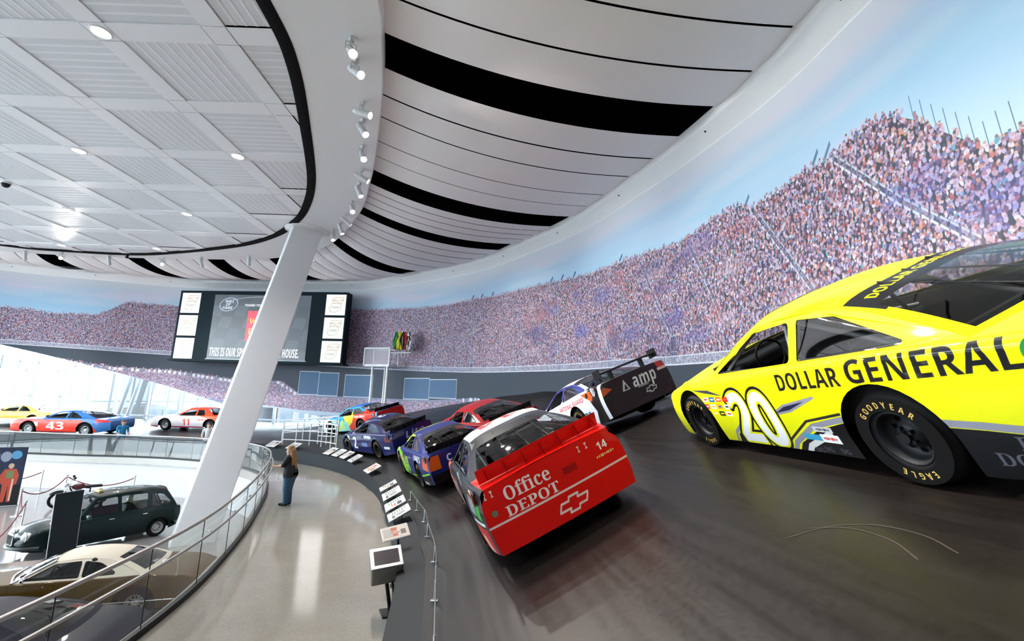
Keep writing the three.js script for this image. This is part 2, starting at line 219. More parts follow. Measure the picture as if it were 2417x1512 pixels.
    // light railing and dark fascia below the upper stand
    for (let x = 0; x < w; x += 2) {
      const s = sa + x / kx, ft = fasciaTop(s), fb = Math.min(ft - 0.35, fasciaBot(s)), lower = clamp((s - 33) / 2);
      g.fillStyle = 'rgba(190,202,220,0.5)'; g.fillRect(x, py(ft + 0.30), 2, 0.26 * ky);
      if (Math.floor(s / 0.055) % 2) { g.fillStyle = 'rgba(120,130,160,0.35)'; g.fillRect(x, py(ft + 0.30), 2, 0.26 * ky); }
      g.fillStyle = '#dfe6ee'; g.fillRect(x, py(ft + 0.31), 2, 3); g.fillRect(x, py(ft + 0.05), 2, 4);
      g.fillStyle = '#323d4c'; g.fillRect(x, py(ft), 2, (ft - fb) * ky);
      if (lower <= 0) { g.fillStyle = '#34373f'; g.fillRect(x, py(fb), 2, h); } else { g.fillStyle = '#8d93b0'; g.fillRect(x, py(fb), 2, h); }
    }
    if (sb > 33) {
      const lowTop = (s) => (s < 33.5 ? -9 : fasciaBot(s) - (s > 37 && s < 53 ? 0.15 : -0.05)), lowBot = (s) => lin([[33, 5], [36, 4.6], [40, 4.3], [50, 4.2], [53, 4.3], [60, 4.9], [70, 6.5], [90, 9]])(s) - 0.3;
      crowd(lowTop, lowBot, 0.062, 0.066, () => 0.26);
      for (let x = 0; x < w; x += 2) { const s = sa + x / kx; if (s < 35) continue; if (s < 58) { g.fillStyle = '#c2d4e8'; g.fillRect(x, py(lowBot(s)), 2, h); g.fillStyle = '#9fb4cf'; g.fillRect(x, py(lowBot(s) - 0.25), 2, 0.08 * ky); g.fillStyle = '#e6edf4'; g.fillRect(x, py(lowBot(s) - 0.33), 2, 0.2 * ky); } }
      // white pillars and backlight between the lower stand and the deck
      for (let s = 33.6; s < 70; s += 0.34) { if ((s > 39.3 && s < 53) || s < sa - 1 || s > sb + 1) continue; g.fillStyle = rnd() < 0.6 ? '#e9eef4' : '#7f8ea6'; const y = fasciaBot(s); g.fillRect(px(s), py(y + 0.02), kx * rr(0.1, 0.24), 0.2 * ky); }
      // glazed suites
      for (const [a, b, c] of [[39.75, 42.1, 44.3], [47.4, 49.7, 0], [50.2, 53.2, 0]]) {
        for (const [p, q] of c ? [[a, b], [b, c]] : a > 50 ? [[a, 51.7], [51.7, b]] : [[a, b]]) {
          const yt = fasciaTop(p) - 0.42, yb = fasciaBot(p) + 0.02; g.fillStyle = '#4a6f93'; g.fillRect(px(p), py(yt), (q - p) * kx, (yt - yb) * ky); g.strokeStyle = '#d5e0ea'; g.lineWidth = 5; g.strokeRect(px(p), py(yt), (q - p) * kx, (yt - yb) * ky);
        }
      }
    }
    // soft print colour patches across the stands
    for (const [s, y, a, b, c] of patches) if (s < 34 && s > sa - 1.5 && s < sb + 1.5 && y + b < skyline(s) && y - b > fasciaTop(s)) { g.fillStyle = c; for (const k of [1, 0.75, 0.5]) { g.beginPath(); g.ellipse(px(s), py(y), kx * a * k, ky * b * k, 0, 0, 7); g.fill(); } }
  });
}
{
  const wl = struct('wall_mural', 'curved wall printed with a crowded grandstand under a blue sky');
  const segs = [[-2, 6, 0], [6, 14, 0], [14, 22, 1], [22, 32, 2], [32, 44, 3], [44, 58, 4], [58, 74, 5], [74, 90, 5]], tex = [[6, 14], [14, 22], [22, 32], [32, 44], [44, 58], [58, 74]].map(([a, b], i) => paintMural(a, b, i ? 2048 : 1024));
  segs.forEach(([a, b, k], i) => {
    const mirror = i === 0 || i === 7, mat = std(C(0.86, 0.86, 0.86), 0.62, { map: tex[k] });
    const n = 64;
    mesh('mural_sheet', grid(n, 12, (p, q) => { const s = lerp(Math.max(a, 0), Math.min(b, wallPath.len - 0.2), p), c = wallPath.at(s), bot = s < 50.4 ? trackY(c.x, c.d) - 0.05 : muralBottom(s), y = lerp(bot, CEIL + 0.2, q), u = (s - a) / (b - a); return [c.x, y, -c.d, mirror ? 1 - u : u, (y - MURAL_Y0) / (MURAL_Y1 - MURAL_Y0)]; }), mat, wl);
  });
  mesh('wall_backing', grid(300, 1, (p, q) => { const s = p * (wallPath.len - 0.2), c = wallPath.at(s), bot = s < 50.4 ? -0.1 : muralBottom(s); return [c.x + c.nx * 0.18, lerp(bot, CEIL + 1.6, q), -(c.d + c.nd * 0.18)]; }), M.white, wl);
  mesh('wall_edge', grid(120, 1, (p, q) => { const s = lerp(50.4, wallPath.len - 0.2, p), c = wallPath.at(s), o = lerp(-0.01, 0.18, q); return [c.x + c.nx * o, muralBottom(s), -(c.d + c.nd * o)]; }), M.dark, wl);
  // white edge beam under the fabric
  const bm = struct('trim_2', 'white curved edge beam between the fabric ceiling and the mural');
  const B = [[-0.02, 0.42], [-0.02, 0.14], [0.03, 0.09], [0.49, -0.19], [0.5, -0.24]];
  mesh('edge_beam', grid(300, 4, (p, q, i, j) => { const s = p * (beamPath.len - 0.2), c = beamPath.at(s), [o, y] = B[j]; return [c.x + c.nx * o, CEIL + y - 0.08, -(c.d + c.nd * o)]; }), M.white, bm);
  for (let s = 3; s < 80; s += 4.6) { const c = beamPath.at(s); mesh('anchor_bolt', T3(new THREE.SphereGeometry(0.035, 8, 6), c.x + c.nx * 0.14, CEIL - 0.05, -(c.d + c.nd * 0.14)), M.dark, bm); }
}
/* ---------- ceilings ---------- */
{
  // match points on the soffit edge and the beam
  const bandKeys = [[-2.2, -9, 6.6, -9], [-2.4, 1, 6.4, 2.6], [-2.91, 8.41, 5.8, 10.23], [-3.19, 9.5, 5.41, 11.62], [-3.47, 10.67, 5.04, 13.14], [-4.12, 12.79, 4.17, 15.82], [-5.33, 16.1, 2.61, 19.69], [-6.6, 19.09, 0.55, 23.05], [-7.92, 21.2, -1.82, 26.3], [-10.5, 24.5, -8.47, 31.01], [-14.6, 27, -13.5, 33], [-18.95, 27.62, -18.6, 33.9], [-23.9, 27.84, -23.6, 33.7], [-27.8, 27.7, -27.4, 32.95], [-31.2, 27.3, -32.5, 31.3], [-38, 24, -40, 25], [-41, 18, -43, 20]].map(([a, b, c, d]) => [soffitPath.near(a, b).s, beamPath.near(c, d).s]);
  const toBeam = lin(bandKeys);
  const sOf = (x, d) => soffitPath.near(x, d).s;
  // ribbons: widths along the soffit edge; near ribbons follow the photograph, the rest repeat the rhythm
  const cuts = [];
  const put = (a, b) => cuts.push([a, b]);
  const S = [[-2.91, 8.41], [-3.19, 9.5], [-3.47, 10.67], [-3.77, 11.76], [-4.12, 12.79], [-4.58, 14.13], [-4.9, 15.1], [-5.33, 16.1], [-5.76, 17.18]].map((p) => sOf(...p));
  const step = 1.35; let s = 0.2; const before = []; for (let q = S[0]; q > 0.6; q -= step) before.unshift(q);
  let cur = before[0]; for (let i = 1; i < before.length; i++) { if ((before.length - 1 - i) % 6 !== 4) put(before[i - 1] + 0.03, before[i] - 0.03); }
  put(S[0] + 0.03, S[1]); put(S[2], S[3] - 0.03); put(S[3] + 0.03, S[4] - 0.025); put(S[4] + 0.025, S[5] - 0.02); put(S[5] + 0.015, S[6] - 0.015); put(S[6] + 0.015, S[7]);
  s = S[8]; const gaps = [0.62, 0.62, 0.66, 0.66, -0.75, 0.7, 0.75, 0.8, 0.85, 0.9, -0.8, 0.95, 1.0, 1.0, 1.0, 1.1, -0.95, 1.0, 1.05, 1.05, -1.05, 1.0, 1.1, 1.1, 1.0, -1.0, 1.1, 1.1, 1.1, 1.1, -1.0, 1.1, 1.1, 1.1, 1.1, 1.1, -1.0, 1.1, 1.1, 1.1, 1.1];
  for (const w of gaps) { const e = s + Math.abs(w); if (e > soffitPath.len - 0.3) break; if (w > 0) put(s + 0.022, e - 0.022); s = e; }
  const fab = noiseTex(256, [[40, 8, 0.12], [128, 24, 0.1], [256, 256, 0.1]], (v) => [0.5 + v, 0.5 + v, 0.5 + v], false);
  const fabMat = std(C(0.87, 0.85, 0.855), 0.9, { bumpMap: fab, bumpScale: 0.006 });
  const ce = struct('ceiling', 'ring of stretched white fabric ribbons with black gaps around the hall');
  for (const [a, b] of cuts) {
    mesh('fabric_ribbon', grid(22, 4, (p, q) => { const ss = lerp(a, b, q), A = soffitPath.at(ss), B = beamPath.at(toBeam(ss)), sag = -0.62 * 4 * p * (1 - p) * (1 - 0.25 * p) - 0.05 * Math.sin(Math.PI * q); return [lerp(A.x - A.nx * 0.06, B.x, p), CEIL + 0.36 + sag * 0.9 - 0.1 * p, -lerp(A.d - A.nd * 0.06, B.d, p), p * 6, (b - a) * q]; }), fabMat, ce);
  }
  mesh('ceiling_void', grid(220, 1, (p, q) => { const ss = p * soffitPath.len, A = soffitPath.at(ss), B = beamPath.at(toBeam(ss)); return [lerp(A.x - A.nx * 0.4, B.x + B.nx * 0.7, q), CEIL + 1.3, -lerp(A.d - A.nd * 0.4, B.d + B.nd * 0.7, q)]; }), M.void, ce);
  mesh('void_skirt', grid(220, 1, (p, q) => { const c = beamPath.at(p * (beamPath.len - 0.2)); return [c.x + c.nx * 0.12, CEIL + lerp(0.3, 1.35, q), -(c.d + c.nd * 0.12)]; }), M.void, ce);
  // soffit ring with black reveal
  const rk = [[-5.2, -9, -2.2, -9], [-5.37, 8.36, -2.94, 8.26], [-6.47, 12.93, -4.41, 13.5], [-7.68, 16.27, -5.51, 16.45], [-10.18, 20.61, -7.07, 19.83], [-12.23, 22.76, -10.3, 24.4], [-15.31, 24.72, -14.64, 27], [-20.36, 26.54, -18.95, 27.62], [-23.32, 27.11, -23.92, 27.84], [-29.91, 26.11, -31.23, 27.33], [-40, 17, -41, 18]].map(([a, b, c, d]) => [revealPath.near(a, b).s, soffitPath.near(c, d).s]);
  const toS = lin(rk);
  const so = struct('ceiling_soffit', 'smooth white curved soffit ring carrying the spotlights');
  const ring = (f) => grid(240, f.length - 1, (p, q, i, j) => { const ss = p * (revealPath.len - 0.1), R = revealPath.at(ss), O = soffitPath.at(toS(ss)), [k, o, y] = f[j], P = k === 0 ? R : O; return [P.x + P.nx * o, CEIL + y, -(P.d + P.nd * o)]; });
  mesh('soffit_ring', [ring([[0, 0.15, 0], [1, -0.04, 0]]), ring([[1, -0.04, 0], [1, 0, 0.03], [1, 0, 0.5]])], M.white, so);
  mesh('soffit_top', ring([[0, 0, 1.3], [1, -0.1, 1.3]]), M.void, so); mesh('soffit_back', ring([[1, -0.1, 0.45], [1, -0.1, 1.35]]), M.void, so);
  mesh('reveal_strip', [ring([[0, -0.15, 0.05], [0, -0.15, -0.015], [0, 0.16, -0.015], [0, 0.16, 0.05]])], M.black, so);
  // slotted metal ceiling over the hall
  const cc = struct('ceiling_panels', 'pale slotted metal panel ceiling in square bays over the hall');
  const Y = CEIL + 0.04, mod = 2.73, bw = 0.55, pw = mod - bw;
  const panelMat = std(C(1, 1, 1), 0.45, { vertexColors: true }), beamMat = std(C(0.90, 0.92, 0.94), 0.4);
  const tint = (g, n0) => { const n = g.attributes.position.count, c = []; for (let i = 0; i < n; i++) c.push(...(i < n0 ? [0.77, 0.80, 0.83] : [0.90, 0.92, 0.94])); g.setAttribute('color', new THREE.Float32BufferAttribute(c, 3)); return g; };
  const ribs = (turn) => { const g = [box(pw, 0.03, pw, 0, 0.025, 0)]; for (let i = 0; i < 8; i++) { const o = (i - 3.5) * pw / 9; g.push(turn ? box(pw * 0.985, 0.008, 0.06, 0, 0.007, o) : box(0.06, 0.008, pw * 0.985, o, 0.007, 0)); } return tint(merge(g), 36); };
  const pg = [ribs(0), ribs(1)], bg = box(bw - 0.02, 0.05, pw - 0.02), bg2 = box(pw - 0.02, 0.05, bw - 0.02), cg = box(bw - 0.02, 0.05, bw - 0.02);
  const inside = (x, d) => revealPath.near(x, d).dist < 1.9 && d > -9 && x > -42;
  // pieces that cross the black reveal are cut along it
  const cut = (x0, x1, d0, d1, c, y) => {
    let q = [[x0, d0], [x1, d0], [x1, d1], [x0, d1]]; const side = (p) => (p[0] - c.x) * c.nx + (p[1] - c.d) * c.nd - 0.1, out = [];
    q.forEach((a, i) => { const b = q[(i + 1) % 4], sa = side(a), sb = side(b); if (sa <= 0) out.push(a); if ((sa <= 0) !== (sb <= 0)) { const t = sa / (sa - sb); out.push([lerp(a[0], b[0], t), lerp(a[1], b[1], t)]); } });
    if (out.length < 3) return null; const P = [], I = []; out.forEach((a) => P.push(a[0], y, -a[1])); for (let i = 1; i < out.length - 1; i++) I.push(0, i, i + 1); const g = new THREE.BufferGeometry(); g.setAttribute('position', new THREE.Float32BufferAttribute(P, 3)); g.setIndex(I); g.computeVertexNormals(); return g;
  };
  for (let i = -13; i < 3; i++) for (let j = -8; j < 9; j++) {
    const x = -9.62 + i * mod, d = 9.4 + j * mod;
    const add = (n, g, m, dx, dd) => { if (!inside(x + dx, d + dd)) return; const px = x + dx, pd = d + dd, hx = (g === pg[0] || g === pg[1] || g === bg2 ? pw : bw) / 2 - 0.01, hd = (g === pg[0] || g === pg[1] || g === bg ? pw : bw) / 2 - 0.01, far = Math.max(...[[-hx, -hd], [hx, -hd], [hx, hd], [-hx, hd]].map(([a, b]) => revealPath.near(px + a, pd + b).dist));
      if (far > 0.1) {
        const nr = revealPath.near(px, pd), c = revealPath.at(nr.s), gs = [];
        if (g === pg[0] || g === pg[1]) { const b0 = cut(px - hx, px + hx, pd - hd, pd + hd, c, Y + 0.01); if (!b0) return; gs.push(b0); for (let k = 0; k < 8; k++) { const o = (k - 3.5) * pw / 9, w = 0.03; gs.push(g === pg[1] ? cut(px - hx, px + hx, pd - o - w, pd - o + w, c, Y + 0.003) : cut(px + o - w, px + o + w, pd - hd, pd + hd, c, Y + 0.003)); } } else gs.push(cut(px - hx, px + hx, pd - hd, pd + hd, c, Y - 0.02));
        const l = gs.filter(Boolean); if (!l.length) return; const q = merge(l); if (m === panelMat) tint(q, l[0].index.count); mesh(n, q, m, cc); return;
      }
      const o = shade(new THREE.Mesh(g, m)); o.name = n; o.position.set(x + dx, Y, -(d + dd)); cc.add(o); };
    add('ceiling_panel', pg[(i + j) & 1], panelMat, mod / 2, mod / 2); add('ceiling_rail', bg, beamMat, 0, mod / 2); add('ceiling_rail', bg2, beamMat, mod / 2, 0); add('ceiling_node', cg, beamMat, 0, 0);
  }
  mesh('ceiling_deck', box(48, 0.1, 48, -19, CEIL + 1.5, -13), M.void, cc);
}
/* ---------- enclosing walls and glazing ---------- */
{
  const wb = struct('wall_back', 'white wall closing the hall behind the viewer');
  mesh('wall_face', box(52.5, 15, 0.3, -18.9, 7.3, 9.1), M.white, wb);
  const wr = struct('wall_right', 'outer wall behind the mural');
  mesh('wall_face', box(0.3, 15, 30, 7.9, 7.3, -5.5), M.white, wr);
  // glazed facade behind the far track, leaning mullions
  const far = struct('window_1', 'tall glazed facade behind the far end of the track');
  const D0 = 35.8, lean = 0, y0 = 1.8;
  const mul = (x) => box(0.17, 12, 0.2, x, y0 + 6, -D0);
  for (let x = -44; x < -9; x += 2.4) { mesh('mullion', mul(x), M.mull, far); }
  for (let x = -44; x < -10; x += 2.4) mesh('pane', T3(new THREE.PlaneGeometry(2.3, 11.9), x + 1.2, y0 + 6, -D0), M.pane, far);
  for (const y of [3.1, 6.2, 9.6]) mesh('transom', box(36, 0.1, 0.14, -26.8, y, -D0), M.mull, far);
  for (const [x, w] of [[-27.6, 0.34], [-26.9, 0.3], [-18.6, 0.4]]) mesh('facade_column', tube([[x - 1.3, y0 - 0.2, -D0 + 0.8], [x - 0.2, 8, -D0 + 0.7], [x + 0.6, 13.5, -D0 + 0.7]], w / 2, 10), M.mull, far);
  mesh('sill', box(36, 0.35, 0.5, -26.8, y0 - 0.1, -D0), M.white, far);
  const lw = struct('window_2', 'glazed side wall of the hall');
  for (let d = -9; d < 36; d += 3) mesh('mullion', box(0.16, 14, 0.1, -45, 7, -d), M.mull, lw);
  for (const y of [0.1, 3.6, 7.2, 10.6, 13.6]) mesh('transom', box(0.14, 0.1, 45, -45, y, -13.4), M.mull, lw);
  for (let d = -9; d < 36; d += 3) mesh('pane', T3(new THREE.PlaneGeometry(2.9, 14), -45, 7, -(d + 1.5), 0, Math.PI / 2), M.pane, lw);
  const g = struct('ground_outside', 'pale paved plaza outside the glazing');
  mesh('paving', box(160, 0.2, 120, -40, -0.4, -95), std(C(0.09, 0.09, 0.09), 0.8), g); mesh('paving', box(60, 0.2, 80, -76, -0.4, -5), std(C(0.09, 0.09, 0.09), 0.8), g);
}
/* ---------- buildings outside ---------- */
{
  const bld = (x, d, w, h, dp, cols, rows, c, label) => {
    const o = thing('building', label, 'building', [x, -0.3, -d], 0, 'pale buildings outside the glazing');
    mesh('building_wall', box(w, h, dp, 0, h / 2, 0), std(c, 0.8), o);
    const m = std(C(0.06, 0.08, 0.1), 0.15), pg = box(w / cols * 0.6, h / rows * 0.55, 0.1);
    for (let i = 0; i < cols; i++) for (let j = 0; j < rows; j++) { const q = shade(new THREE.Mesh(pg, m)); q.name = 'building_window'; q.position.set((i + 0.5 - cols / 2) * w / cols, (j + 0.55) * h / rows, dp / 2 + 0.04); o.add(q); }
  };
  bld(-62, 66, 17, 13, 10, 7, 4, C(0.11, 0.12, 0.13), 'low white building with four rows of windows outside the glazing');
  bld(-42, 70, 14, 17, 10, 6, 5, C(0.10, 0.115, 0.13), 'taller pale grey building seen behind the glazed facade');
  bld(-26, 72, 13, 12, 10, 5, 3, C(0.12, 0.125, 0.13), 'pale building with wide windows outside behind the column');
}
/* ---------- leaning column ---------- */
{
  const o = struct('column', 'broad white leaning column rising from the hall floor to the soffit');
  const a = V(-10.55, 0, 16.9), b = V(-10.25, CEIL + 0.02, 21.9);
  const sh = new THREE.Shape(); const w = 0.66, t = 0.36, r = 0.06; sh.moveTo(-w, -t + r); sh.quadraticCurveTo(-w, -t, -w + r, -t); sh.lineTo(w - r, -t); sh.quadraticCurveTo(w, -t, w, -t + r); sh.lineTo(w, t - r); sh.quadraticCurveTo(w, t, w - r, t); sh.lineTo(-w + r, t); sh.quadraticCurveTo(-w, t, -w, t - r);
  const g = new THREE.ExtrudeGeometry(sh, { depth: 1, bevelEnabled: false, steps: 1, curveSegments: 4 });
  const p = g.attributes.position, yaw = 0.62;
  for (let i = 0; i < p.count; i++) { const k = p.getZ(i), sc = lerp(1.0, 1.02, k), x = p.getX(i) * sc, z = p.getY(i) * sc, q = a.clone().lerp(b, k); p.setXYZ(i, q.x + x * Math.cos(yaw) + z * Math.sin(yaw), q.y, q.z - x * Math.sin(yaw) + z * Math.cos(yaw)); }
  g.computeVertexNormals(); mesh('column_shaft', toCreasedNormals(g, 0.5), M.white, o);
  mesh('column_plate', T3(new THREE.CylinderGeometry(1.0, 1.0, 0.04, 24), b.x, CEIL - 0.02, b.z), M.white, o);
}
/* ---------- car generator: x forward, y up, z right ---------- */
function carGeo(S) {
  const { xr, xf, W, bot, belt, rs, tum, HM } = S, L = xf - xr, rw = S.R + (S.archGap ?? 0.06);
  const uvL = (x, h) => [(xf - x) / L, 0.75 + 0.25 * h / HM], uvR = (x, h) => [(x - xr) / L, 0.5 + 0.25 * h / HM], uvT = (x, z) => [(xf - x) / L, 0.25 + 0.125 * (z + 1)], uvB = (z, h) => [0.25 * (1 + z), 0.25 * h / HM], uvF = (z, h) => [0.75 - 0.25 * z, 0.25 * h / HM];
  const arch = (x) => { for (const c of [S.wr, S.wf]) { const q = Math.abs(x - c); if (q < rw) return (S.archY ?? S.R) + Math.sqrt(rw * rw - q * q) * (S.archK ?? 1); } return -1; };
  const hb = (x) => Math.max(bot(x), arch(x));
  const prof = (x, h) => { const b = bot(x), t = belt(x), k = (h - b) / (t - b), m = S.mid ?? 0.45; return W(x) * (k < m ? 1 - (S.under ?? 0.05) * (1 - k / m) ** 2 : 1 - tum * ((k - m) / (1 - m)) ** 2); };
  const A = 72 * DEG, ht = (x) => belt(x) - rs + rs * Math.sin(A), zt = (x) => prof(x, belt(x) - rs) - rs * (1 - Math.cos(A));
  // stations
  let X = []; for (let i = 0; i <= 64; i++) X.push(lerp(xr, xf, i / 64));
  for (const c of [S.wr, S.wf]) { X = X.filter((x) => Math.abs(x - c) > rw + 0.01); for (let i = 0; i <= 18; i++) X.push(c - rw * Math.cos(Math.PI * i / 18) * 0.9999); X.push(c - rw - 0.0005, c + rw + 0.0005); }
  X.sort((a, b) => a - b);
  const side = (sg) => grid(X.length - 1, 16, (p, q, i, j) => {
    const x = X[i]; let h, z; if (j <= 11) { h = lerp(hb(x), Math.max(belt(x) - rs, hb(x) + 0.01), j / 11); z = prof(x, h); } else { const a = A * (j - 11) / 5, h1 = Math.max(belt(x) - rs, hb(x) + 0.01); h = h1 + rs * Math.sin(a); z = prof(x, h1) - rs * (1 - Math.cos(a)); }
    const uv = sg < 0 ? uvL(x, h) : uvR(x, h); return [x, h, sg * z, ...uv];
  }, sg < 0);
  const body = [side(-1), side(1)];
  const crown = S.crown, top = (x, q) => ht(x) + crown(x) * (1 - q * q) * (1 - 0.3 * q * q);
  const { xw0, xw1, xr1, xr0, roofH, roofZ, rc } = S, bw = S.bw ?? 0.22, bt = S.bt ?? 0.1, br = S.br ?? 0.15, bu = S.bu ?? 0.06;
  const wx = (q) => xw0 + bw * (1 - q * q), rx = (q) => xr0 - br * (1 - q * q);
  const patchTop = (xa, xb, n) => grid(n, 14, (p, k) => { const q = k * 2 - 1, x = lerp(xa(q), xb(q), p), z = q * zt(x); return [x, top(x, q), z, ...uvT(x, z)]; });
  if (!S.noHood) body.push(patchTop((q) => wx(q), () => xf, 20));
  body.push(patchTop(() => xr, (q) => rx(q), 12));
  // ends
  const cap = (x0, dir, bulge, uvf) => grid(16, 10, (k, p) => { const q = k * 2 - 1, h = lerp(bot(x0), ht(x0) + crown(x0) * (1 - q * q) * (1 - 0.3 * q * q), p), hh = Math.min(h, belt(x0) - rs), w = p > 0.93 ? zt(x0) : lerp(prof(x0, hh), zt(x0), clamp((p - 0.8) / 0.13)), z = q * w, off = bulge(p) * (1 - q * q); return [x0 + dir * off, h, z, ...uvf(z, h)]; }, dir > 0);
  body.push(cap(xr, -1, S.rearBulge ?? ((p) => 0.05 * Math.sin(Math.PI * clamp(p))), uvB), cap(xf, 1, S.frontBulge ?? ((p) => 0.16 * Math.sin(Math.PI * lerp(0.1, 1, p))), uvF));
  // greenhouse
  const rz = (x) => roofZ(x), re = (x) => roofH(x);
  const gz = (x, h) => { const xc = clamp(x, xr0, xw0), k = clamp((h - ht(xc)) / (re(clamp(x, xr1, xw1)) - ht(xc))); return lerp(zt(xc), rz(clamp(x, xr1, xw1)), k + 0.35 * (S.sideCurve ?? 0.25) * k * (1 - k) * -1); };
  const roof = grid(18, 12, (p, k) => { const q = k * 2 - 1, x = lerp(xr1 - bu * (1 - q * q), xw1 + bt * (1 - q * q), p), z = q * rz(x); return [x, re(x) + rc * (1 - q * q * q * q), z, ...uvT(x, z)]; });
  const screen = (xb, xt, n, uq, band) => { // between base curve and roof edge; returns frame and glass
    const P = (k, p) => { const q = k * 2 - 1, x0 = xb(q), x1 = xt(q), xs = clamp(x0, xr0, xw0), z0 = q * zt(xs), z1 = q * rz(x1), h0 = top(clamp(x0, xr0 - br, xw0 + bw), q), h1 = re(clamp(x1, xr1, xw1)) + rc * (1 - q * q * q * q), bow = 0.05 * Math.sin(Math.PI * p) * (1 - q * q * 0.5); return [lerp(x0, x1, p), lerp(h0, h1, p) + bow, lerp(z0, z1, p)]; };
    const ks = [0, 0.012, 0.035 + uq, 0.15, 0.3, 0.4, 0.5, 0.6, 0.7, 0.85, 0.965 - uq, 0.988, 1], ps = band ? [0, 0.03 + uq, 0.2, 0.35, 0.5, 0.62, 0.72, 1] : [0, 0.03 + uq, 0.2, 0.4, 0.6, 0.8, 0.94 - uq, 1];
    const fr = [], gl = [];
    for (let i = 0; i < ks.length - 1; i++) for (let j = 0; j < ps.length - 1; j++) { const edge = i < 2 || i > ks.length - 4 || j < 1 || j > ps.length - 3; const g = grid(2, 2, (a, b) => { const v = P(lerp(ks[i], ks[i + 1], a), lerp(ps[j], ps[j + 1], b)); return [...v, ...uvT(v[0], v[2])]; }); (edge ? fr : gl).push(g); }
    return [merge(fr), mergeVertices(merge(gl).deleteAttribute('normal') && merge(gl), 1e-4)];
  };
  const ws = screen(wx, (q) => xw1 + bt * (1 - q * q), 0, S.ws ?? 0.02), rs2 = screen(rx, (q) => xr1 - bu * (1 - q * q), 1, S.rsf ?? 0.02, S.band);
  if (S.roofPart) { } else body.push(roof);
  body.push(ws[0]); if (!S.roofPart) body.push(rs2[0]);
  const outline = () => { const sh = []; const n = 14; for (let i = 0; i <= n; i++) { const x = lerp(xr0, xw0, i / n); sh.push([x, ht(x)]); } for (let i = 1; i <= n; i++) { const p = i / n; sh.push([lerp(xw0, xw1, p), lerp(ht(xw0), re(xw1), p) + 0.05 * Math.sin(Math.PI * p) * 0.5]); } for (let i = 1; i <= n; i++) { const x = lerp(xw1, xr1, i / n); sh.push([x, re(x)]); } for (let i = 1; i < n; i++) { const p = i / n; sh.push([lerp(xr1, xr0, p), lerp(re(xr1), ht(xr0), p) + 0.05 * Math.sin(Math.PI * p) * 0.5]); } return sh; };
  const rd = (poly, r) => { const out = [], n = poly.length; for (let i = 0; i < n; i++) { const a = poly[(i + n - 1) % n], b = poly[i], c = poly[(i + 1) % n], la = Math.hypot(a[0] - b[0], a[1] - b[1]), lc = Math.hypot(c[0] - b[0], c[1] - b[1]), k = Math.min(r, la / 2.2, lc / 2.2), p = [lerp(b[0], a[0], k / la), lerp(b[1], a[1], k / la)], q = [lerp(b[0], c[0], k / lc), lerp(b[1], c[1], k / lc)]; for (let j = 0; j <= 4; j++) { const t = j / 4; out.push([(1 - t) * (1 - t) * p[0] + 2 * t * (1 - t) * b[0] + t * t * q[0], (1 - t) * (1 - t) * p[1] + 2 * t * (1 - t) * b[1] + t * t * q[1]]); } } return out; };
  const wins = S.windows.map((w) => rd(w.p, w.r ?? 0.04));
  const flatShape = (pts, holes, sg, off = 0) => { const s = new THREE.Shape(pts.map((p) => new THREE.Vector2(...p))); for (const h of holes) s.holes.push(new THREE.Path(h.map((p) => new THREE.Vector2(...p)))); const g = new THREE.ShapeGeometry(s); const P = g.attributes.position, U = g.attributes.uv; for (let i = 0; i < P.count; i++) { const x = P.getX(i), h = P.getY(i), uv = sg < 0 ? uvL(x, h) : uvR(x, h); P.setXYZ(i, x, h, sg * (gz(x, h) - off)); U.setXY(i, ...uv); } g.computeVertexNormals(); return g; };
  const sf = [-1, 1].map((sg) => flatShape(outline(), wins, sg));
  if (!S.roofPart) body.push(...sf);
  const sub = (poly) => { const out = []; poly.forEach((p, i) => { const q = poly[(i + 1) % poly.length]; out.push(p, [(p[0] + q[0]) / 2, (p[1] + q[1]) / 2]); }); return out; };
  const glass = []; S.windows.forEach((w, i) => { for (const sg of [-1, 1]) if (w.glass) glass.push({ name: w.name || 'side_window', geo: flatShape(sub(wins[i]), [], sg, 0.01), mat: w.mat }); });
  const crease = (gs) => toCreasedNormals(merge(gs), S.crease ?? 0.55);
  const out = { body: crease(body), windshield: ws[1], rearWindow: rs2[1], glass, gz, ht, zt, uvL, uvT, uvB, prof, top };
  if (S.roofPart) out.roof = crease([roof, rs2[0], ...sf]);
  out.windshield.computeVertexNormals(); out.rearWindow.computeVertexNormals();
  // dark under tray, wheel-well box, cabin tub
  const wz = (S.zo - S.tw) - 0.03;
  out.under = merge([box(L - 0.35, 0.3, wz * 2, (xf + xr) / 2, bot(0) + 0.2, 0), box(Math.max(0.3, xf - S.wf - rw - 0.1), 0.16, W(S.wf) * 1.6, (xf + S.wf + rw) / 2 - 0.05, bot(0) + 0.15, 0), box(Math.max(0.3, S.wr - rw - xr - 0.1), 0.25, W(S.wr) * 1.7, (xr + S.wr - rw) / 2 + 0.05, bot(0) + 0.25, 0), box(S.wf - S.wr - 2 * rw - 0.1, 0.14, W(0) * 1.86, 0, bot(0) + 0.1, 0)]);
  return out;
}
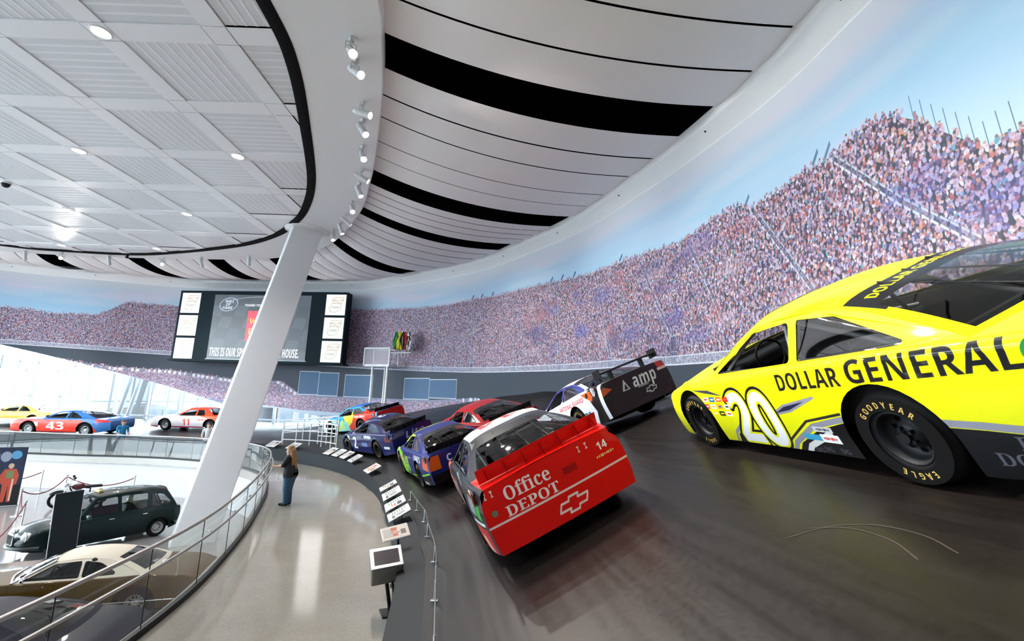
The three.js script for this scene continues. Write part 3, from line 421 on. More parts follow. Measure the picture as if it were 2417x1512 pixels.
// wheel: axis along z, outer face towards -z
function wheelGeo(R, tw, rim) {
  const p = [[rim, -tw / 2 + 0.012], [rim + 0.012, -tw / 2], [lerp(rim, R, 0.5), -tw / 2 - 0.012], [R - 0.05, -tw / 2 + 0.006], [R - 0.018, -tw / 2 + 0.03], [R, -tw / 2 + 0.07], [R, tw / 2 - 0.07], [R - 0.03, tw / 2 - 0.02], [rim, tw / 2]].map(([r, y]) => new THREE.Vector2(r, y));
  const tire = new THREE.LatheGeometry(p, 40); tire.rotateX(Math.PI / 2);
  const q = [[0.02, -tw / 2 + 0.06], [0.05, -tw / 2 + 0.05], [rim * 0.42, -tw / 2 + 0.07], [rim * 0.5, -tw / 2 + 0.11], [rim * 0.78, -tw / 2 + 0.12], [rim * 0.88, -tw / 2 + 0.06], [rim * 0.93, -tw / 2 + 0.012], [rim, -tw / 2 + 0.004], [rim + 0.006, -tw / 2 + 0.02], [rim, tw / 2 - 0.02]].map(([r, y]) => new THREE.Vector2(r, y));
  const disc = new THREE.LatheGeometry(q, 32); disc.rotateX(Math.PI / 2);
  const nuts = []; for (let i = 0; i < 5; i++) { const a = i / 5 * 6.283; nuts.push(cyl(0.016, 0.016, 0.04, Math.cos(a) * rim * 0.3, Math.sin(a) * rim * 0.3, -tw / 2 + 0.05, Math.PI / 2, 0, 0, 6)); }
  nuts.push(cyl(0.035, 0.04, 0.05, 0, 0, -tw / 2 + 0.045, Math.PI / 2, 0, 0, 12));
  const holes = []; for (let i = 0; i < 10; i++) { const a = (i + 0.5) / 10 * 6.283; holes.push(T3(new THREE.CircleGeometry(rim * 0.11, 10), Math.cos(a) * rim * 0.64, Math.sin(a) * rim * 0.64, -tw / 2 + 0.108, 0, Math.PI, 0)); }
  return { tire, disc, nuts: merge(nuts), holes, ring: T3(new THREE.RingGeometry(rim + 0.02, R - 0.03, 48, 1), 0, 0, -tw / 2 - 0.0155, 0, Math.PI, 0) };
}
const tireLetters = canvas(1024, 1024, (g, w) => {
  g.fillStyle = '#101011'; g.fillRect(0, 0, w, w); g.fillStyle = '#d8b35c'; g.font = 'bold 105px sans-serif'; g.textAlign = 'center'; g.textBaseline = 'middle';
  const arc = (t, mid, span, r) => { [...t].forEach((c, i) => { const a = mid + (i - (t.length - 1) / 2) * span; g.save(); g.translate(w / 2 + Math.sin(a) * r, w / 2 - Math.cos(a) * r); g.rotate(a); g.scale(0.86, 1); g.fillText(c, 0, 0); g.restore(); }); };
  arc('GOODYEAR', -0.05, 0.235, 418); arc('EAGLE', Math.PI - 0.05, 0.22, 418);
});
const tireRing = phys(C(1, 1, 1), 0.6, { map: tireLetters, specularIntensity: 0.3 });
// painting helper for the car atlas
function atlas(S, N, f) {
  const { xr, xf, HM } = S, L = xf - xr;
  return canvas(N, N, (g) => {
    const regions = {
      left: { o: [0, 0, N, N / 4], X: (x) => (xf - x) / L * N, Y: (h) => N / 4 * (1 - h / HM), kx: N / L, ky: N / 4 / HM, dir: -1 },
      right: { o: [0, N / 4, N, N / 4], X: (x) => (x - xr) / L * N, Y: (h) => N / 4 + N / 4 * (1 - h / HM), kx: N / L, ky: N / 4 / HM, dir: 1 },
      top: { o: [0, N / 2, N, N / 4], X: (x) => (xf - x) / L * N, Y: (z) => N * 0.75 - N / 8 * (z + 1), kx: N / L, ky: N / 8, dir: -1 },
      rear: { o: [0, N * 0.75, N / 2, N / 4], X: (z) => N / 4 * (1 + z), Y: (h) => N * (1 - 0.25 * h / HM), kx: N / 4, ky: N / 4 / HM, dir: 1 },
      front: { o: [N / 2, N * 0.75, N / 2, N / 4], X: (z) => N * 0.75 - N / 4 * z, Y: (h) => N * (1 - 0.25 * h / HM), kx: N / 4, ky: N / 4 / HM, dir: -1 },
    };
    const P = {};
    for (const [k, r] of Object.entries(regions)) {
      const clip = (fn) => { g.save(); g.beginPath(); g.rect(...r.o); g.clip(); fn(); g.restore(); };
      P[k] = {
        fill: (c) => { g.fillStyle = c; g.fillRect(...r.o); },
        rect: (x0, x1, h0, h1, c) => clip(() => { g.fillStyle = c; const a = r.X(x0), b = r.X(x1), y0 = r.Y(h1), y1 = r.Y(h0); g.fillRect(Math.min(a, b), y0, Math.abs(b - a), y1 - y0); }),
        poly: (pts, c, line, lw) => clip(() => { g.beginPath(); pts.forEach(([x, h], i) => (i ? g.lineTo(r.X(x), r.Y(h)) : g.moveTo(r.X(x), r.Y(h)))); g.closePath(); if (c) { g.fillStyle = c; g.fill(); } if (line) { g.strokeStyle = line; g.lineWidth = lw * r.kx; g.lineJoin = 'round'; g.stroke(); } }),
        line: (pts, c, lw) => clip(() => { g.beginPath(); pts.forEach(([x, h], i) => (i ? g.lineTo(r.X(x), r.Y(h)) : g.moveTo(r.X(x), r.Y(h)))); g.strokeStyle = c; g.lineWidth = lw * r.kx; g.lineJoin = 'round'; g.stroke(); }),
        disc: (x, h, ra, c) => clip(() => { g.fillStyle = c; g.beginPath(); g.ellipse(r.X(x), r.Y(h), ra * r.kx, ra * r.ky, 0, 0, 7); g.fill(); }),
        // size = cap height in metres, w = total width in metres, ang = rise in the reading direction
        text: (t, x, h, size, o = {}) => clip(() => {
          g.save(); g.translate(r.X(x), r.Y(h)); g.scale(1, r.ky / r.kx); g.rotate(-(o.ang || 0) * DEG); if (o.skew) g.transform(1, 0, -o.skew, 1, 0, 0);
          const fs = size * r.kx * 1.38; g.font = `${o.style || 'bold'} ${fs}px ${o.font || 'sans-serif'}`; g.textAlign = 'center'; g.textBaseline = 'middle'; const tw = g.measureText(t).width; if (o.w) g.scale(o.w * r.kx / tw, 1);
          if (o.stroke) { g.strokeStyle = o.stroke; g.lineWidth = (o.sw || 0.03) * r.kx; g.lineJoin = 'round'; g.strokeText(t, 0, 0.04 * fs); } if (o.stroke2) { g.strokeStyle = o.stroke2; g.lineWidth = (o.sw2 || 0.015) * r.kx; g.strokeText(t, 0, 0.04 * fs); }
          if (o.col !== null) { g.fillStyle = o.col || '#fff'; g.fillText(t, 0, 0.04 * fs); } g.restore();
        }),
      };
    }
    P.sides = (fn) => { fn(P.left); fn(P.right); };
    f(P, g);
  });
}
const paintMat = (tex, extra = {}) => phys(C(1, 1, 1), 0.42, { map: tex, specularIntensity: 0.2, clearcoat: 0.45, clearcoatRoughness: 0.03, ...extra });
const TILT = (o, x, d, yaw, lift = 0) => { // stand a car on the track: yaw = degrees left of straight ahead
  const n = trackNormal(x, d), y = yaw * DEG, f = new THREE.Vector3(-Math.sin(y), 0, -Math.cos(y)); f.addScaledVector(n, -f.dot(n)).normalize(); const r = new THREE.Vector3().crossVectors(f, n).normalize();
  o.matrixAutoUpdate = true; o.quaternion.setFromRotationMatrix(new THREE.Matrix4().makeBasis(f, n, r)); o.position.set(x, trackY(x, d), -d).addScaledVector(n, lift);
};
function cabin(S, G, o, full) {
  const y0 = S.bot(0) + 0.1, t = [];
  t.push(box(S.xw0 - S.xr0 - 0.1, 0.04, S.W(0) * 1.7, (S.xw0 + S.xr0) / 2, y0 + 0.2, 0), box(0.05, 0.6, S.W(0) * 1.7, S.xw0 - 0.12, y0 + 0.45, 0), box(0.05, 0.5, S.W(0) * 1.7, S.xr0 + 0.35, y0 + 0.45, 0));
  for (const s of [-1, 1]) t.push(box(S.xw0 - S.xr0 - 0.4, 0.55, 0.03, (S.xw0 + S.xr0) / 2, y0 + 0.42, s * (S.W(0) * 0.9 - 0.05)));
  mesh('interior', t, M.interior, o);
  const hb = G.ht(0.2);
  mesh('dashboard', rbox(0.35, 0.16, S.W(0) * 1.5, 0.05, S.xw0 - 0.25, hb - 0.06, 0), M.dark, o);
  const seat = [rbox(0.55, 0.14, 0.5, 0.05, -0.1, y0 + 0.4, -0.36), rbox(0.14, 0.62, 0.5, 0.05, -0.4, y0 + 0.68, -0.36, 0, 0, 0.25), rbox(0.12, 0.25, 0.3, 0.04, -0.5, hb + 0.08, -0.36, 0, 0, 0.2)];
  if (full) for (const s of [-1, 1]) seat.push(rbox(0.3, 0.2, 0.04, 0.02, -0.3, hb + 0.08, -0.36 + s * 0.17));
  mesh('seat', seat, M.dark, o);
  mesh('steering_wheel', T3(new THREE.TorusGeometry(0.17, 0.014, 6, 20), S.xw0 - 0.5, hb - 0.02, -0.36, 0, Math.PI / 2, 0), M.rubber, o);
  if (full) {
    const r = 0.022, z = S.roofZ(0) - 0.05, hr = S.roofH(0) - 0.01, zb = S.W(0) * 0.84, c = [];
    for (const s of [-1, 1]) { c.push(tube([[S.xw0 - 0.15, hb - 0.1, s * zb], [S.xw1 + 0.02, S.roofH(S.xw1) - 0.03, s * z], [-0.35, hr - 0.01, s * z]], r), bar([-0.35, hr, s * z], [-0.4, y0 + 0.2, s * zb], r), bar([-0.35, hr, s * z], [S.xr0 + 0.4, y0 + 0.5, s * 0.5], r)); for (const h of [0.3, 0.45, 0.6]) c.push(bar([-0.4, y0 + h, s * zb], [S.xw0 - 0.25, y0 + h, s * zb], r * 0.8)); }
    c.push(bar([-0.35, hr, -z], [-0.35, hr, z], r), bar([S.xw1, S.roofH(S.xw1) - 0.03, -z], [S.xw1, S.roofH(S.xw1) - 0.03, z], r), bar([-0.35, hr, -z], [-0.4, y0 + 0.3, zb], r), bar([-0.4, y0 + 0.55, -zb], [-0.4, y0 + 0.55, zb], r));
    mesh('roll_cage', c, M.cage, o);
  }
}
function addWheels(S, o, wg, opt = {}) {
  for (const [x, s] of [[S.wf, -1], [S.wf, 1], [S.wr, -1], [S.wr, 1]]) {
    const w = new THREE.Group(); w.name = 'wheel'; o.add(w); w.position.set(x, S.R, s * (S.zo - S.tw / 2)); if (s > 0) w.rotation.y = Math.PI;
    mesh('tire', wg.tire, M.rubber, w); mesh('rim', [wg.disc.clone(), wg.nuts.clone()], opt.rim || M.dark, w); for (const h of wg.holes) mesh('rim_hole', h, M.void, w);
    if (opt.letters) mesh('tire_lettering', wg.ring, tireRing, w).rotation.z = opt.spin || 0;
  }
}
/* ---------- stock cars ---------- */
const STOCK = {
  xr: -2.72, xf: 2.5, HM: 1.45, R: 0.355, tw: 0.30, zo: 0.95, wr: -1.397, wf: 1.397, archGap: 0.075, rs: 0.09, tum: 0.07, under: 0.035, mid: 0.5,
  W: tb([[-2.72, 0.90], [-2.4, 0.945], [-1.4, 0.985], [-0.4, 0.965], [0.6, 0.97], [1.4, 0.985], [1.95, 0.95], [2.25, 0.87], [2.42, 0.76], [2.5, 0.66]]),
  bot: tb([[-2.72, 0.26], [-2.3, 0.2], [-1.9, 0.15], [2.0, 0.13], [2.5, 0.12]]),
  belt: tb([[-2.72, 0.985], [-2.4, 1.0], [-1.7, 1.0], [-0.8, 0.97], [0.2, 0.93], [0.9, 0.89], [1.4, 0.85], [1.9, 0.77], [2.25, 0.68], [2.5, 0.55]]),
  crown: tb([[-2.72, 0.02], [-2.0, 0.035], [0.9, 0.07], [1.6, 0.09], [2.2, 0.06], [2.5, 0.03]]),
  xw0: 0.85, xw1: 0.05, xr1: -1.08, xr0: -2.1, roofH: tb([[-1.2, 1.265], [-0.5, 1.315], [0.15, 1.285]]), roofZ: tb([[-1.2, 0.57], [-0.4, 0.6], [0.15, 0.57]]), rc: 0.055, bw: 0.25, bt: 0.1, br: 0.12, bu: 0.1,
  windows: [
    { p: [[0.68, 0.925], [0.05, 1.24], [-0.52, 1.275], [-0.58, 0.965]], r: 0.05 },
    { p: [[-0.68, 0.97], [-0.62, 1.275], [-1.02, 1.235], [-1.7, 1.03], [-1.68, 1.005]], r: 0.03, glass: true, name: 'quarter_window', mat: 'clear' },
  ], crease: 0.5, band: true,
};
STOCK.rearBulge = (p) => 0.04 + 0.0 * p;
const stockGeo = carGeo(STOCK), stockWheel = wheelGeo(0.355, 0.30, 0.2);
const bowtie = (P, z, h, s, col, lw, ang = 0) => { const pts = [[-1.5, -0.32], [-1.15, 0.32], [-0.42, 0.32], [-0.3, 0.62], [0.62, 0.62], [0.45, 0.3], [1.5, 0.3], [1.15, -0.34], [0.42, -0.34], [0.28, -0.64], [-0.62, -0.64], [-0.45, -0.32]]; P.poly(pts.map(([a, b]) => [z + a * s, h + b * s + a * s * ang]), null, col, lw); };
const blur = (P, x, h, w, t, c) => { for (let i = 0; i < 9; i++) { const a = x - w / 2 + (i + 0.1 * ((i * 7) % 3)) * w / 9, k = 0.6 + 0.13 * ((i * 5) % 4); P.rect(a, a + w / 9 * 0.7, h - t * k / 2, h + t * k / 2, c); } };   // lettering too small to read in the photograph
const decals = (P, n = 14) => { // small contingency stickers behind the front wheel
  const cs = ['#ffffff', '#d22', '#f1a31c', '#f6d623', '#ffffff', '#1b5fc1', '#e33', '#fff', '#222', '#f2f2f2', '#d63', '#fff', '#c11', '#eee'];
  for (let i = 0; i < n; i++) { const x = 1.02 - (i % 4) * 0.14 + (i >> 2) * 0.02 - 0.02, h = 0.66 - (i >> 2) * 0.085, c = cs[(i * 5) % cs.length]; P.rect(x - 0.055, x + 0.055, h - 0.026, h + 0.03, c); P.rect(x - 0.035, x + 0.03, h - 0.006, h + 0.012, cs[(i * 3 + 1) % cs.length]); }
};
function rearDetail(P, lamp = '#c8392b') { P.rear.line([[-0.88, 0.575], [0.88, 0.575]], 'rgba(0,0,0,0.35)', 0.006); }
function stockCar(label, x, d, yaw, paint, opt = {}) {
  const N = opt.N || 1024, tex = atlas(STOCK, N, paint), pm = paintMat(tex, opt.mat), o = thing('stock_car', label, 'race car');
  mesh('body', stockGeo.body, pm, o); mesh('windshield', stockGeo.windshield, M.carGlass, o); mesh('rear_window', stockGeo.rearWindow, M.carGlass, o);
  for (const g of stockGeo.glass) mesh(g.name, g.geo, M.carClear, o);
  mesh('undertray', stockGeo.under, M.black, o);
  cabin(STOCK, stockGeo, o, true); addWheels(STOCK, o, stockWheel, { letters: true, spin: opt.spin ?? 0 });
  // rear window straps and window net
  const st = []; for (const z of [-0.25, 0, 0.25]) st.push(bar([-2.2, 1.065, z * 1.15], [-1.16, 1.335, z], 0.008, 5)); mesh('window_strap', st, M.dark, o);
  const net = []; for (let i = 0; i < 7; i++) { const k = i / 6, xx = lerp(0.62, -0.2, k); net.push(bar([xx, 0.985, -stockGeo.gz(xx, 0.985) + 0.03], [xx * 0.6 - 0.02, 1.19 - 0.05 * Math.max(0, xx), -stockGeo.gz(xx * 0.6, 1.18) + 0.03], 0.008, 4)); }
  if (opt.net) mesh('window_net', net, M.dark, o);
  // splitter at the nose
  const spl = grid(12, 1, (p, q) => { const z = lerp(-0.8, 0.8, p); return [2.5 + 0.17 * (1 - (z / 0.8) ** 2) - 0.35 * q * 0 - (q ? 0.4 : 0), 0.085, z]; }); mesh('splitter', [spl, T3(spl.clone(), 0, 0.03, 0)], M.dark, o);
  // exhaust-side rocker, fuel filler and spoiler
  if (opt.wing) {
    const g = []; g.push(rbox(0.24, 0.035, 1.5, 0.015, -2.62, 1.19, 0, 0, 0, 0.12)); const wg = mesh('wing', g, M.dark, o);
    for (const z of [-0.76, 0.76]) mesh('wing_end_plate', rbox(0.3, 0.2, 0.02, 0.01, -2.62, 1.19, z), M.dark, o);
    for (const z of [-0.42, 0.42]) mesh('wing_strut', rbox(0.16, 0.2, 0.03, 0.01, -2.58, 1.1, z), M.dark, o);
  } else {
    const sm = opt.spoiler || M.dark, w = 0.8, hh = 0.17;
    const blade = grid(16, 2, (p, q) => { const z = lerp(-w, w, p), c = 0.09 * (z / w) ** 2; return [-2.56 - 0.075 * q + c * 0.6, 1.015 + hh * q - 0.012 * (z / w) ** 2, z]; });
    mesh('spoiler', [blade, T3(blade.clone(), 0.012, 0, 0)], sm, o);
    for (let i = -3; i <= 3; i++) { const z = i * 0.235, g = new THREE.BufferGeometry(), c = 0.054 * (z / w) ** 2; g.setAttribute('position', new THREE.Float32BufferAttribute([-2.565 + c, 1.02, z, -2.625 + c, 1.155, z, -2.7, 1.0, z], 3)); g.computeVertexNormals(); mesh('spoiler_brace', [g, T3(g.clone(), 0, 0, 0.01)], sm, o); }
  }
  const ff = mesh('fuel_filler', T3(new THREE.CylinderGeometry(0.1, 0.1, 0.02, 24), -2.46, 0.9, -STOCK.W(-2.46) + 0.01, Math.PI / 2, 0, 0), opt.filler || pm, o); if (opt.filler) mesh('filler_cap', T3(new THREE.CylinderGeometry(0.065, 0.065, 0.02, 24), 0, 0, 0), M.dark, ff).position.set(-2.46, 0.9, -STOCK.W(-2.46) - 0.004), ff.children[0].rotation.x = Math.PI / 2;
  TILT(o, x, d, yaw); return o;
}
const blackText = { col: '#15161c' };
/* yellow 20 */
stockCar('bright yellow stock car with white 20 on its door, nearest to the mural', 3.61, 4.79, 5.0, (P) => {
  for (const k of ['left', 'right', 'top', 'rear', 'front']) P[k].fill('#e2e40a');
  P.sides((s) => {
    s.poly([[-2.72, 0], [-2.72, 0.40], [-2.0, 0.47], [-1.4, 0.5], [-1.0, 0.47], [-0.65, 0.38], [-0.32, 0.22], [-0.1, 0]], '#121317'); s.line([[-2.72, 0.43], [-2.0, 0.5], [-1.4, 0.53], [-1.0, 0.5], [-0.6, 0.41], [-0.25, 0.22], [-0.05, 0]], '#8b8c9c', 0.045); s.line([[-0.78, 0.36], [-0.42, 0.2], [-0.22, 0]], '#dcdcd8', 0.05); s.line([[-1.0, 0.545], [-0.55, 0.455], [-0.2, 0.25], [0.02, 0]], '#2a2b30', 0.02);
    s.poly([[0.8, 0], [0.66, 0.24], [0.45, 0.34], [0.2, 0.24], [0.32, 0]], '#121317'); s.line([[0.84, 0], [0.69, 0.26], [0.5, 0.37]], '#8b8c9c', 0.035); s.line([[0.3, 0], [0.18, 0.25]], '#8b8c9c', 0.04);
    s.poly([[-0.12, 0.5], [-0.35, 0.6], [-0.78, 0.68], [-0.42, 0.55]], '#23263c', '#8b8c9c', 0.02);
    s.poly([[1.3, 0.78], [1.0, 0.74], [0.6, 0.7], [0.9, 0.77]], '#3a3b46');
    s.text('20', 0.2, 0.47, 0.58, { w: 0.8,  skew: 0.0, stroke: '#15161a', sw: 0.11, stroke2: '#e2e40a', sw2: 0.05, col: '#eceef4' });
    s.text('DOLLAR', -0.76, 0.835, 0.15, { w: 0.78, ang: 2.5, ...blackText }); s.text('GENERAL', -1.78, 0.895, 0.17, { w: 1.14, ang: 1.5, ...blackText });
    for (const [x, h] of [[-2.2, 0.4], [-2.5, 0.38], [-2.35, 0.29], [-2.05, 0.29], [-2.6, 0.27], [-0.62, 0.19], [-0.5, 0.17], [-0.8, 0.19]]) s.text('DG', x, h, h > 0.2 ? 0.085 : 0.05, { col: '#585a66', font: 'serif' });
    s.rect(-0.62, -0.42, 0.27, 0.33, '#3aa0c8'); s.rect(-0.83, -0.62, 0.26, 0.34, '#f4f4f4'); blur(s, -0.72, 0.3, 0.15, 0.03, '#c22'); s.rect(-0.8, -0.58, 0.36, 0.41, '#cfd2d8'); blur(s, -0.69, 0.385, 0.16, 0.025, '#333');
    decals(s, 13);
  });
  P.top.fill('#e2e40a');
  P.top.poly([[-1.08, -0.56], [-1.17, 0], [-1.08, 0.56], [-1.5, 0.64], [-1.5, -0.64]], '#17181c'); P.top.text('DOLLAR GENERAL', -1.27, 0, 0.1, { w: 1.0, ang: 90, col: '#e2e40a' });
  P.rear.rect(-1, 1, 0, 0.4, '#15161a'); P.rear.text('DOLLAR GENERAL', 0, 0.75, 0.13, { w: 1.3, ...blackText });
}, { N: 2048, net: false, filler: std(C(0.02, 0.3, 0.06), 0.35) });
/* red and black 14 */
stockCar('red and black stock car with 14 and white lettering across its tail', 0.33, 8.24, 12, (P) => {
  P.sides((s) => { s.fill('#23262d'); s.poly([[-2.6, 0], [-2.6, 0.55], [-1.95, 0.5], [-1.7, 0]], '#d0141c'); s.poly([[-2.6, 0.58], [-2.6, 0.62], [-1.9, 0.56], [-1.9, 0.52]], '#f0f0f0'); s.poly([[2.5, 0], [2.5, 1], [1.2, 1], [0.8, 0.4], [0.9, 0]], '#e8602c'); s.text('14', 0.2, 0.5, 0.46, { w: 0.6, col: '#f2f2f2', stroke: '#d0141c', sw: 0.06 }); blur(s, -0.95, 0.9, 0.9, 0.1, '#b9c4cf'); s.rect(-2.3, -1.95, 0.66, 0.82, '#9fb0bf'); s.poly([[-2.55, 0.63], [-2.55, 0.83], [-2.36, 0.83], [-2.36, 0.66]], '#2fae3a'); s.poly([[-2.5, 0.1], [-2.3, 0.4], [-2.05, 0.4], [-2.2, 0.1]], '#e9d9c6'); s.text('14', -2.2, 0.28, 0.18, { col: '#f5d9b0' }); for (let i = 0; i < 7; i++) s.rect(-1.9 - i * 0.06, -1.86 - i * 0.06, 0.64, 0.86, i % 2 ? '#c9d3da' : '#30343a'); decals(s, 14); });
  P.top.fill('#23262d'); P.top.rect(-1.5, -1.1, -0.66, 0.66, '#17181c'); P.top.rect(-2.8, -2.1, -1, 1, '#e0160f'); P.top.rect(-0.9, 0.4, -0.62, 0.62, '#ded6d2'); P.top.text('14', -0.3, 0, 0.6, { w: 0.8, ang: -90, col: '#d0141c' }); P.top.rect(1.2, 2.6, -1, 1, '#e8602c');
  P.rear.fill('#e0160f'); P.rear.rect(-1, 1, 0.56, 0.585, '#f0dcd4'); P.rear.text('Office', -0.33, 0.84, 0.15, { w: 0.58, col: '#f2ebe6', font: 'serif' }); P.rear.text('DEPOT', -0.33, 0.66, 0.115, { w: 0.66, col: '#f2ebe6', font: 'serif' });
  bowtie(P.rear, 0.08, 0.41, 0.13, '#f0dcd4', 0.018); P.rear.text('14', 0.66, 0.83, 0.09, { col: '#fff' }); blur(P.rear, 0.66, 0.72, 0.24, 0.035, '#f3d27a');
  for (const z of [-0.83, -0.75, 0.36, 0.46]) { P.rear.rect(z, z + 0.03, 0.925, 0.94, '#f4ece4'); P.rear.rect(z + 0.01, z + 0.02, 0.88, 0.925, '#f4ece4'); P.rear.rect(z, z + 0.03, 0.87, 0.882, '#f4ece4'); } P.rear.rect(0.1, 0.28, 0.72, 0.8, '#a81410'); P.rear.disc(-0.78, 0.7, 0.035, '#6f7f62');
  P.front.fill('#e8602c');
}, { N: 2048, spoiler: phys(C(0.66, 0.012, 0.008), 0.35, { clearcoat: 1 }), tail: std(C(0.6, 0.06, 0.03), 0.4) });
/* white and brown 88 with wing */
stockCar('white stock car with dark brown tail reading amp and a raised black wing', 2.3, 12.6, 20, (P) => {
  P.sides((s) => { s.fill('#e9ebef'); s.poly([[-2.6, 0], [-2.6, 1.1], [-2.25, 1.1], [-2.15, 0.9], [-2.35, 0.5], [-2.1, 0]], '#231c1b'); s.poly([[-2.45, 0.95], [-1.85, 0.95], [-2.3, 0.72]], '#e0601c'); s.disc(-2.12, 0.88, 0.06, '#2a1a14'); s.text('NATIONAL', -0.9, 0.82, 0.1, { w: 0.8, col: '#cf2a34' }); s.text('GUARD', -1.65, 0.84, 0.1, { w: 0.6, col: '#cf2a34' }); s.text('88', 0.3, 0.48, 0.46, { w: 0.62, col: '#c8202c', stroke: '#223a8c', sw: 0.05 }); s.text('amp', -1.85, 0.5, 0.2, { w: 0.5, col: '#1a5f5c' }); s.rect(-2, 2, 1.0, 1.45, '#3a3f8e'); s.rect(-1.7, 2.5, 0, 0.2, '#2f7f86'); decals(s, 14); });
  P.top.fill('#e9ebef'); P.top.rect(-1.5, -1.1, -0.66, 0.66, '#17181c'); P.top.rect(-2.6, -2.05, -1, 1, '#231c1b'); P.top.text('88', -0.25, 0, 0.55, { w: 0.8, ang: -90, col: '#c8202c' });
  P.rear.fill('#211a19'); P.rear.text('amp', 0.22, 0.80, 0.28, { w: 0.66, col: '#efefef', skew: 0.15 }); P.rear.text('ENERGY', 0.12, 0.635, 0.05, { w: 0.3, col: '#e8e8e8' }); P.rear.poly([[-0.42, 0.66], [-0.3, 0.9], [-0.22, 0.66]], '#d8d8d8'); P.rear.poly([[-0.36, 0.68], [-0.3, 0.8], [-0.26, 0.68]], '#211a19'); bowtie(P.rear, 0.27, 0.5, 0.1, '#e8e8e8', 0.014); P.rear.poly([[0.62, 0.98], [0.86, 0.98], [0.88, 0.84], [0.66, 0.84]], '#e03a34'); P.rear.rect(0.62, 0.9, 0.79, 0.85, '#f0d8d0'); P.rear.poly([[-0.95, 0.98], [-0.62, 0.8], [-0.95, 0.7]], '#e0601c');
}, { wing: true, tail: std(C(0.05, 0.03, 0.03), 0.4) });
/* blue and green 48 */
stockCar('blue and lime stock car tucked behind the red 14 car, near the kerb', -1.98, 15.05, 23, (P) => {
  P.sides((s) => { s.fill('#1b2a72'); s.poly([[2.5, 0], [2.5, 1], [1.6, 1], [0.9, 0.6], [0.4, 0], [0.9, 0]], '#e6eddc'); s.poly([[1.1, 0], [1.5, 0.9], [0.7, 0.8], [0.2, 0]], '#8ddc2a'); s.poly([[-0.2, 0], [0.1, 0.3], [-1.6, 0.32], [-2.6, 0.5], [-2.6, 0]], '#14181c'); s.line([[-0.2, 0.2], [-1.6, 0.36], [-2.6, 0.54]], '#8ddc2a', 0.04); s.text("LOWE'S", -1.55, 0.84, 0.16, { w: 0.8, col: '#f2f4f8' }); s.text('48', 0.2, 0.52, 0.46, { w: 0.64, col: '#b6f03c', stroke: '#10183c', sw: 0.06 }); s.poly([[-2.6, 0.95], [-2.2, 0.9], [-2.15, 0.62], [-2.6, 0.6]], '#d8561e'); blur(s, -2.1, 0.24, 0.36, 0.08, '#e8eef0'); s.rect(-0.5, 1.5, 1.08, 1.45, '#c6dc2e'); decals(s, 14); });
  P.top.fill('#1b2a72'); P.top.rect(-1.5, -1.1, -0.66, 0.66, '#17181c'); P.top.rect(0.0, 0.42, -1, 1, '#c9e02a'); P.top.rect(1.4, 2.6, -1, 1, '#e6eddc'); P.rear.fill('#1b2a72'); P.rear.rect(-1, 1, 0, 0.5, '#14181c'); P.rear.rect(-0.9, -0.6, 0.6, 0.95, '#e0601c'); P.rear.text('C', -0.35, 0.8, 0.18, { col: '#f2f4f8' }); P.rear.text("LOWE'S", 0.3, 0.8, 0.16, { w: 0.8, col: '#f2f4f8' });
});
/* red 1 */
stockCar('plain red stock car with black spoiler between the 88 and the mural', -0.9, 17.3, 31, (P) => {
  P.sides((s) => { s.fill('#a80d15'); blur(s, -1.2, 0.84, 0.8, 0.08, '#f0e8e8'); s.text('1', 0.3, 0.5, 0.46, { col: '#f4f4f4' });  s.poly([[-2.0, 1.02], [-1.2, 1.2], [-1.0, 1.1], [-1.6, 1.0]], '#e6e0e0'); s.rect(-2.6, 2.5, 0, 0.18, '#3c0c0e'); decals(s, 12); });
  P.top.fill('#a80d15'); P.top.rect(-1.5, -1.1, -0.66, 0.66, '#17181c'); P.rear.fill('#a80d15'); blur(P.rear, 0, 0.82, 1.2, 0.06, '#6a2a2c');
});
/* navy 2 */
stockCar('dark blue stock car with white 2 on its door beside the kerb boards', -5.25, 20.6, 42, (P) => {
  P.sides((s) => { s.fill('#161d56'); s.text('2', 0.55, 0.55, 0.5, { col: '#f4f6fa' }); blur(s, -0.7, 0.82, 0.7, 0.14, '#e8ecf4'); blur(s, -0.35, 0.5, 0.5, 0.2, '#6f9be0'); s.rect(1.05, 1.25, 0.3, 0.8, '#e6e2ee'); s.rect(-2.45, -2.05, 0.42, 0.52, '#e4e8f0'); s.rect(-2.6, -2.2, 0.7, 0.9, '#7a3a34'); });
  P.top.fill('#161d56'); P.top.rect(-1.5, -1.1, -0.66, 0.66, '#17181c'); P.top.text('2', -0.4, 0, 0.5, { ang: -90, col: '#f4f6fa' }); P.rear.fill('#161d56'); P.rear.text('Lite', 0.1, 0.78, 0.26, { w: 0.9, col: '#8f93c0', skew: 0.2 });
});
